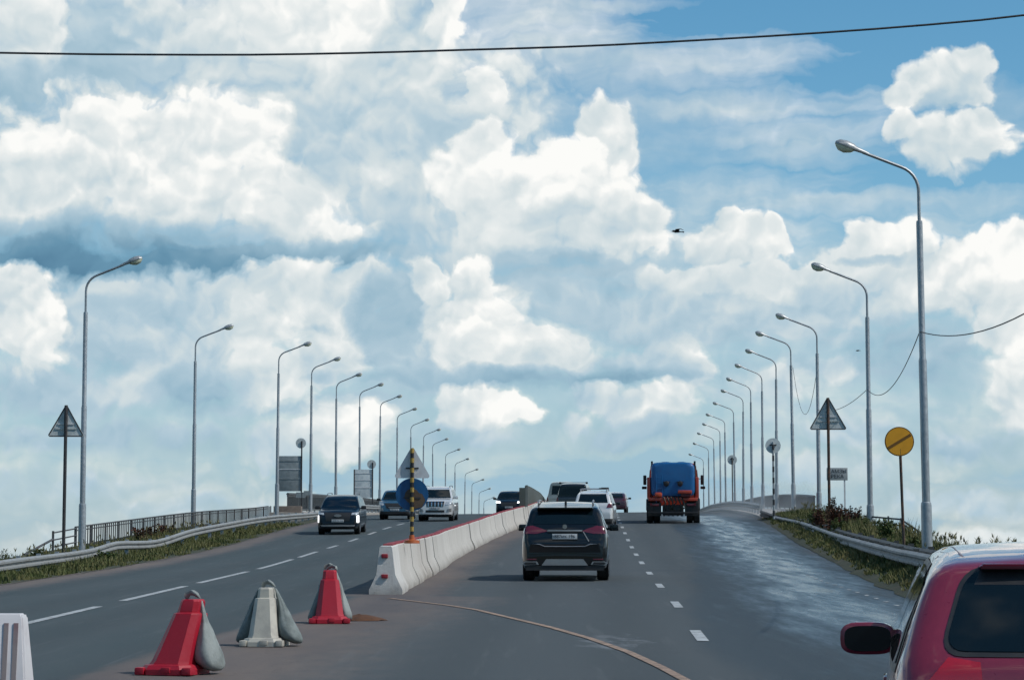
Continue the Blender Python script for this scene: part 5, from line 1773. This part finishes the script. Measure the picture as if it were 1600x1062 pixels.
for y in (.75, 2.15, 6.3):
    for s in (-1, 1):
        wd, R_ = (.62, .52) if y < 5 else (.36, .52)
        t = MB().lathe([(R_ * .5, -wd / 2), (R_ * .94, -wd / 2), (R_, -wd * .42), (R_, -wd * .06), (R_ * .8, -.03), (R_ * .8, .03), (R_, wd * .06), (R_, wd * .42), (R_ * .94, wd / 2), (R_ * .5, wd / 2), (R_ * .45, wd * .2), (0, wd * .2)], 28, 'X')
        o = t.build('wheel', M['tyre'], tr); o.location = (s * (1.25 - wd / 2), y, R_)
        o.rotation_euler.z = 0 if s > 0 else math.pi
        MB().lathe([(R_ * .5, wd * .15), (R_ * .5, wd * .5), (R_ * .44, wd * .5), (R_ * .3, wd * .25), (.1, wd * .28), (.1, wd * .5), (0, wd * .5)], 20, 'X').build('rim', ORG, o)
        b = MB()
        arc = [(y + R_ * 1.18 * math.cos(R(a)), R_ + R_ * 1.18 * math.sin(R(a))) for a in range(15, 170, 14)]
        b.loft([[(s * .62, a_, z_), (s * 1.27, a_, z_), (s * 1.27, a_, z_ - .03), (s * .62, a_, z_ - .03)] for a_, z_ in arc]); b.build('mudguard', M['plastic'], tr)
cab = MB()
cab.loft([[(-1.2, 5.1, .75), (1.2, 5.1, .75), (1.2, 7.2, .75), (-1.2, 7.2, .75)], [(-1.22, 5.1, 1.7), (1.22, 5.1, 1.7), (1.22, 7.25, 1.7), (-1.22, 7.25, 1.7)],
          [(-1.12, 5.1, 2.72), (1.12, 5.1, 2.72), (1.12, 7.0, 2.72), (-1.12, 7.0, 2.72)], [(-1.0, 5.2, 2.84), (1.0, 5.2, 2.84), (1.0, 6.8, 2.84), (-1.0, 6.8, 2.84)]])
cab.build('cab', ORG, tr)
MB().box((0, 7.16, 2.2), (2.0, .08, .8), rx=R(12)).build('windscreen', M['glass'], tr)
for s in (-1, 1):
    MB().box((s * 1.19, 6.4, 2.2), (.03, .9, .65), ry=s * R(-5)).build('side_window', M['glass'], tr)
    MB().tube([(s * 1.05, 5.0, 1.2), (s * 1.05, 5.0, 2.95)], .05, 8).build('exhaust_stack' if s > 0 else 'air_intake', M['black'], tr)
Xt = gx(1051, Yt); zt = zr(Yt, Xt)
tr.location = (Xt, Yt, zt)
tr.rotation_euler = (math.atan2(zr(Yt + 6, Xt) - zt, 6), 0, -.075)
tr.scale = (1.03, 1.03, 1.03)
# ------------------------------------------------------------------ grass, weeds, birds, spray
def leaf_mat(name, c1, c2, c3):
    m = bpy.data.materials.new(name); m.use_nodes = True
    nt = m.node_tree; nt.nodes.clear(); N = NT(nt)
    out = nt.nodes.new('ShaderNodeOutputMaterial'); b = nt.nodes.new('ShaderNodeBsdfPrincipled')
    nt.links.new(b.outputs[0], out.inputs[0])
    a = nt.nodes.new('ShaderNodeAttribute'); a.attribute_name = 'hue'
    P = nt.nodes.new('ShaderNodeNewGeometry').outputs['Position']
    N._in(b.inputs['Base Color'], N.mix(N.mapr(N.noise(P, .5, 3, .6), .42, .6), N.ramp(a.outputs['Fac'], [(0, c1), (.6, c2), (1, c3)]), N.mix(.55, N.ramp(a.outputs['Fac'], [(0, c1), (.6, c2), (1, c3)]), c3)))
    b.inputs['Roughness'].default_value = .7; b.inputs['Specular IOR Level'].default_value = .25
    return m


GRASS = leaf_mat('grass_blades', (.040, .062, .016), (.072, .090, .026), (.17, .15, .065))
rnd = random.Random(11)


def blades(name, spots, m, kind='stuff'):
    vs, fs, hue = [], [], []
    for (x, y, z, h, w, lean, hu) in spots:
        a = rnd.uniform(0, 6.283); dx, dy = math.cos(a), math.sin(a)
        b = rnd.uniform(0, 6.283); lx, ly = math.cos(b) * lean * h, math.sin(b) * lean * h
        i = len(vs)
        vs += [(x - dx * w, y - dy * w, z), (x + dx * w, y + dy * w, z), (x + lx * .35 - dx * w * .7, y + ly * .35 - dy * w * .7, z + h * .55),
               (x + lx * .35 + dx * w * .7, y + ly * .35 + dy * w * .7, z + h * .55), (x + lx, y + ly, z + h)]
        fs += [(i, i + 1, i + 3, i + 2), (i + 2, i + 3, i + 4)]
        hue += [hu] * 5
    me = bpy.data.meshes.new(name); me.from_pydata(vs, [], fs)
    A = me.attributes.new('hue', 'FLOAT', 'POINT'); A.data.foreach_set('value', hue)
    me.materials.append(m)
    o = link(name, me)
    if kind:
        tag(o, kind=kind)
    return o


def clumpy(side, Y, d, k=1.0):
    return mnoise.noise((Y * .35 * k, d * .8 * k, side * 9.0)) + .5 * mnoise.noise((Y * 1.1, d * 2.1, side * 4.0))


spots = []
for side, n in ((1, 60000), (-1, 40000)):
    for _ in range(n):
        Y = 34 + 92 * rnd.random() ** 1.25
        d = (.02 + 3.6 * rnd.random() ** 1.35) if rnd.random() < .62 else rnd.uniform(2.0, 8.0)
        if side < 0 and d > 6.6:
            continue
        if Y > 118:
            continue
        cl = clumpy(side, Y, d)
        if cl < -.28 and rnd.random() < (.85 if side < 0 or d > 1.5 else .3):
            continue
        if d < (.4 if side < 0 else .14) and cl < .1:
            continue
        e = interp(RE, Y) if side > 0 else interp(LE, Y)
        X = e + side * d
        z = bank_z(side, Y, d) - .03 + (.07 * max(0, 1 - d / 1.6) if side > 0 else .03)
        edge = min(1, (.25 if side < 0 else .5) + d / 1.6)
        h = rnd.uniform(.10, .26) * (1 + max(0, cl) * 1.1) * edge
        if side > 0 and d > 4.6:
            continue
        if side > 0 and d < 1.5:
            h *= .8
        if side < 0 and d > 3.0:
            h *= .75
        hu = min(1, max(0, .42 + .35 * mnoise.noise((Y * .22, d * .5, 7 + side)) + rnd.gauss(0, .2) + (.18 if side > 0 and d > 3 else 0)))
        spots.append((X, Y, z, h, rnd.uniform(.006, .014) * (1 + Y / 90), rnd.uniform(.15, .7), hu))
for _ in range(520):      # seed stalks standing above the rest
    side = rnd.choice((1, -1)); Y = rnd.uniform(40, 116); d = rnd.uniform(1.5, 3.4) if side > 0 else rnd.uniform(3.2, 5.5)
    X = (interp(RE, Y) if side > 0 else interp(LE, Y)) + side * d
    h = rnd.uniform(.28, .60); z = bank_z(side, Y, d)
    spots.append((X, Y, z, h, .004 * (1 + Y / 90), rnd.uniform(.05, .3), rnd.uniform(.7, 1)))
    for _k in range(5):
        spots.append((X + rnd.uniform(-.02, .02), Y, z + h * rnd.uniform(.75, .95), .10, .010 * (1 + Y / 120), rnd.uniform(.2, .9), rnd.uniform(.75, 1)))
for _ in range(16000):    # nearer the camera, beside the frame
    side = rnd.choice((1, -1)); Y = rnd.uniform(4, 36); d = rnd.uniform(.3, 6.5)
    if clumpy(side, Y, d) > -.25:
        spots.append(((interp(RE, Y) if side > 0 else interp(LE, Y)) + side * d, Y, bank_z(side, Y, d) - .02, rnd.uniform(.10, .30), rnd.uniform(.006, .012), rnd.uniform(.15, .7), min(1, max(0, rnd.gauss(.45, .22)))))
blades('verge_grass', spots, GRASS)

DOCK = leaf_mat('dock_leaves', (.10, .028, .018), (.075, .035, .022), (.035, .045, .018))
GREENW = leaf_mat('weed_leaves', (.030, .055, .016), (.055, .085, .022), (.11, .12, .04))


def bush(label, name, cat, base, h, spread, n, m, group=None, stems=7):
    """upright weeds: stems with many small leaf faces"""
    st = MB(); vs, fs, hue = [], [], []
    for s in range(stems):
        a = rnd.uniform(0, 6.283); r = spread * rnd.uniform(.05, .9)
        tip = Vector((r * math.cos(a), r * math.sin(a), h * rnd.uniform(.62, 1.0)))
        p0 = Vector((tip.x * .35, tip.y * .35, -.05)); mid = p0.lerp(tip, .5) + Vector((rnd.uniform(-.05, .05), rnd.uniform(-.05, .05), .05))
        st.tube([p0, mid, tip], [.014, .010, .005], 5)
        for k in range(n):
            t = rnd.random() ** .7
            c = (p0.lerp(mid, t * 2) if t < .5 else mid.lerp(tip, t * 2 - 1)) + Vector((rnd.gauss(0, .5), rnd.gauss(0, .5), rnd.gauss(0, .25))) * .16 * (1.25 - t)
            L = rnd.uniform(.05, .13) * (1.3 - .6 * t); w = L * rnd.uniform(.22, .42)
            d = Vector((rnd.gauss(0, 1), rnd.gauss(0, 1), rnd.uniform(-.2, 1.2))).normalized(); q = d.orthogonal().normalized()
            q.rotate(Matrix.Rotation(rnd.uniform(0, 6.28), 3, d))
            i = len(vs)
            vs += [c, c + d * L * .5 + q * w, c + d * L, c + d * L * .5 - q * w]
            fs.append((i, i + 1, i + 2, i + 3)); hue += [min(1, max(0, rnd.gauss(.45, .28)))] * 4
    root = thing(name, label, cat, base, rnd.uniform(0, 6), group)
    st.build('stems', M['rustpost'] if m is DOCK else GREENW, root)
    me = bpy.data.meshes.new('leaves'); me.from_pydata([tuple(v) for v in vs], [], fs)
    A = me.attributes.new('hue', 'FLOAT', 'POINT'); A.data.foreach_set('value', hue); me.materials.append(m)
    link('leaves', me, root)
    return root


def gpx(x, Y, dz=0.0):
    X = gx(x, Y)
    return Vector((X, Y, ground_z(X, Y) + dz))


WG = 'weeds growing on the road banks'
for lab, x, Y, h, sp, n, m in (
        ('tall reddish-brown dock weeds around the foot of the right triangular sign', 1297, 86, 1.35, .42, 110, DOCK),
        ('reddish-brown dock weeds just left of the right triangular sign post', 1279, 90, 1.0, .45, 90, DOCK),
        ('reddish-brown dock weeds just right of the right triangular sign post', 1313, 88, 1.2, .45, 100, DOCK),
        ('low rusty dock weeds between the triangular sign and the second lamp', 1333, 86, .95, .42, 80, DOCK)):
    bush(lab, 'dock_weed', 'weed', gpx(x, Y), h, sp, n, m, WG, 9)
for lab, x, Y, h, sp, n, m in (
        ('low green leafy weed at the left end of the right grass bank', 1270, 95, .6, .40, 50, GREENW),
        ('green leafy weed in front of the dock weeds on the right bank', 1306, 84, .6, .42, 60, GREENW),
        ('bright green leafy weed between the second lamp and the amber sign', 1385, 72, .8, .45, 70, GREENW),
        ('green leafy weed at the foot of the second right lamp', 1346, 80, .6, .40, 60, GREENW),
        ('green weed in tall dry grass right of the amber sign post', 1425, 58, .50, .36, 60, GREENW),
        ('small green weed behind the guard rail left of the left stair railing', 60, 78, .40, .30, 40, GREENW),
        ('thin dark weed sprouting above the guard rail at the left picture edge', 12, 64, .78, .10, 16, GREENW),
        ('dark green weed below the left guard rail, left of the nearest left lamp', 172, 72, .42, .40, 60, GREENW)):
    o = bush(lab, 'leafy_weed', 'weed', gpx(x, Y), h, sp, n, m, WG, 4 if 'thin' in lab else 8)
# rusty weeds at the foot of the left railing
for i, (x, Y) in enumerate(((222, 102), (240, 105), (262, 110))):
    bush(['rusty weeds in front of the left railing, the nearest tuft', 'rusty weeds in front of the left railing, the middle tuft of three', 'rusty weeds in front of the left railing, the farthest tuft'][i],
         'dock_weed', 'weed', Vector((gx(x, Y), Y, px(x, 838 - i * 3, Y).z - .1)), .55, .7, 60, DOCK, WG, 8)
# tall dry grass on the crown of the right bank
sp2 = []
for _ in range(9000):
    Y = rnd.uniform(60, 104); d = rnd.uniform(1.4, 3.6); cl = clumpy(5, Y, d)
    if cl < -.05:
        continue
    X = interp(RE, Y) + d
    sp2.append((X, Y, bank_z(1, Y, d) - .03, rnd.uniform(.22, .62) * (1 + .7 * cl) * (.4 if Y < 74 else .95), rnd.uniform(.005, .011) * (1 + Y / 90), rnd.uniform(.1, .5), min(1, max(0, rnd.gauss(.62 if mnoise.noise((Y * .3, d, 2)) > 0 else .3, .2)))))
blades('tall_grass', sp2, GRASS)


# birds
def bird(label, x, y, Y, span):
    c = px(x, y, Y)
    root = thing('bird', label, 'bird', c, R(20), 'birds in the sky')
    b = MB(); s = span
    rings = []
    for t, r in ((-.30, .005), (-.24, .03), (-.05, .075), (.12, .06), (.2, .035), (.30, .03), (.42, .05)):
        rings.append([(t * s, r * s * math.cos(a), r * .8 * s * math.sin(a)) for a in [2 * math.pi * k / 8 for k in range(8)]])
    b.loft(rings)
    b.loft([[(-.30 * s, 0, 0), (-.36 * s, 0, .003), (-.30 * s, 0, .006)], [(-.24 * s, .02 * s, 0), (-.24 * s, -.02 * s, .0), (-.24 * s, 0, .01)]])
    b.build('bird_body', M['bird'], root)
    for sd in (-1, 1):
        w = MB()
        pr = [(.16, -.10), (.15, -.12), (.10, -.16), (-.02, -.10)]
        rr = []
        for k, (yy, z, ch, sw) in enumerate(((.03, 0, .26, 0), (.22, .10, .24, .03), (.40, .09, .17, -.04), (.52, .02, .05, -.16))):
            rr.append([((-ch / 2 - sw) * s, sd * yy * s, z * s), (-sw * s, sd * yy * s, (z + .02) * s), ((ch / 2 - sw) * s, sd * yy * s, z * s), (-sw * s, sd * yy * s, (z - .008) * s)])
        w.loft(rr); w.build('wing', M['bird'], root)
    return root


bird('dark bird gliding right of the tall middle cloud', 1057, 362, 60, .50)
bird('tiny dark bird low in the sky between the third and second right lamps', 1340, 548, 90, .28)

# spray thrown up behind the tanker truck
m = bpy.data.materials.new('water_mist'); m.use_nodes = True
nt = m.node_tree; nt.nodes.clear(); N = NT(nt)
out = nt.nodes.new('ShaderNodeOutputMaterial'); pv = nt.nodes.new('ShaderNodeVolumePrincipled')
nt.links.new(pv.outputs[0], out.inputs['Volume'])
g = nt.nodes.new('ShaderNodeTexCoord').outputs['Generated']
P = nt.nodes.new('ShaderNodeNewGeometry').outputs['Position']
q = N.vmath('MULTIPLY_ADD', g, (2, 2, 2), (-1, -1, -1))
gx_, gy_, gz_ = N.sep(g)
r = N.vmath('LENGTH', N.vmath('MULTIPLY', q, (1, 1, 0)))
f = N.math('MULTIPLY', N.mapr(r, 1.0, .35, 0, 1, smooth=True), N.mapr(gz_, .95, .05, 0, 1))
nz = N.mapr(N.noise(P, .55, 4, .6), .36, .66, smooth=True)
N._in(pv.inputs['Density'], N.math('MULTIPLY', N.math('MULTIPLY', f, nz), .075))
pv.inputs['Color'].default_value = (.95, .97, 1, 1); pv.inputs['Anisotropy'].default_value = .3
for (xa, xb, ya, yb, h) in ((9.4, 16.2, 112, 136, 1.9),):
    mbx = MB()
    rg = []
    for Y in [ya + (yb - ya) * i / 8 for i in range(9)]:
        z = zr(Y, 12) + .03
        rg.append([(xa + (Y - ya) * .05, Y, z), (xb + (Y - ya) * .05, Y, z), (xb + (Y - ya) * .05, Y, z + h), (xa + (Y - ya) * .05, Y, z + h)])
    o = mbx.loft(rg).build('water_spray', m); tag(o, kind='stuff')
SC.cycles.volume_step_rate = 2.0
SC.cycles.volume_max_steps = 64
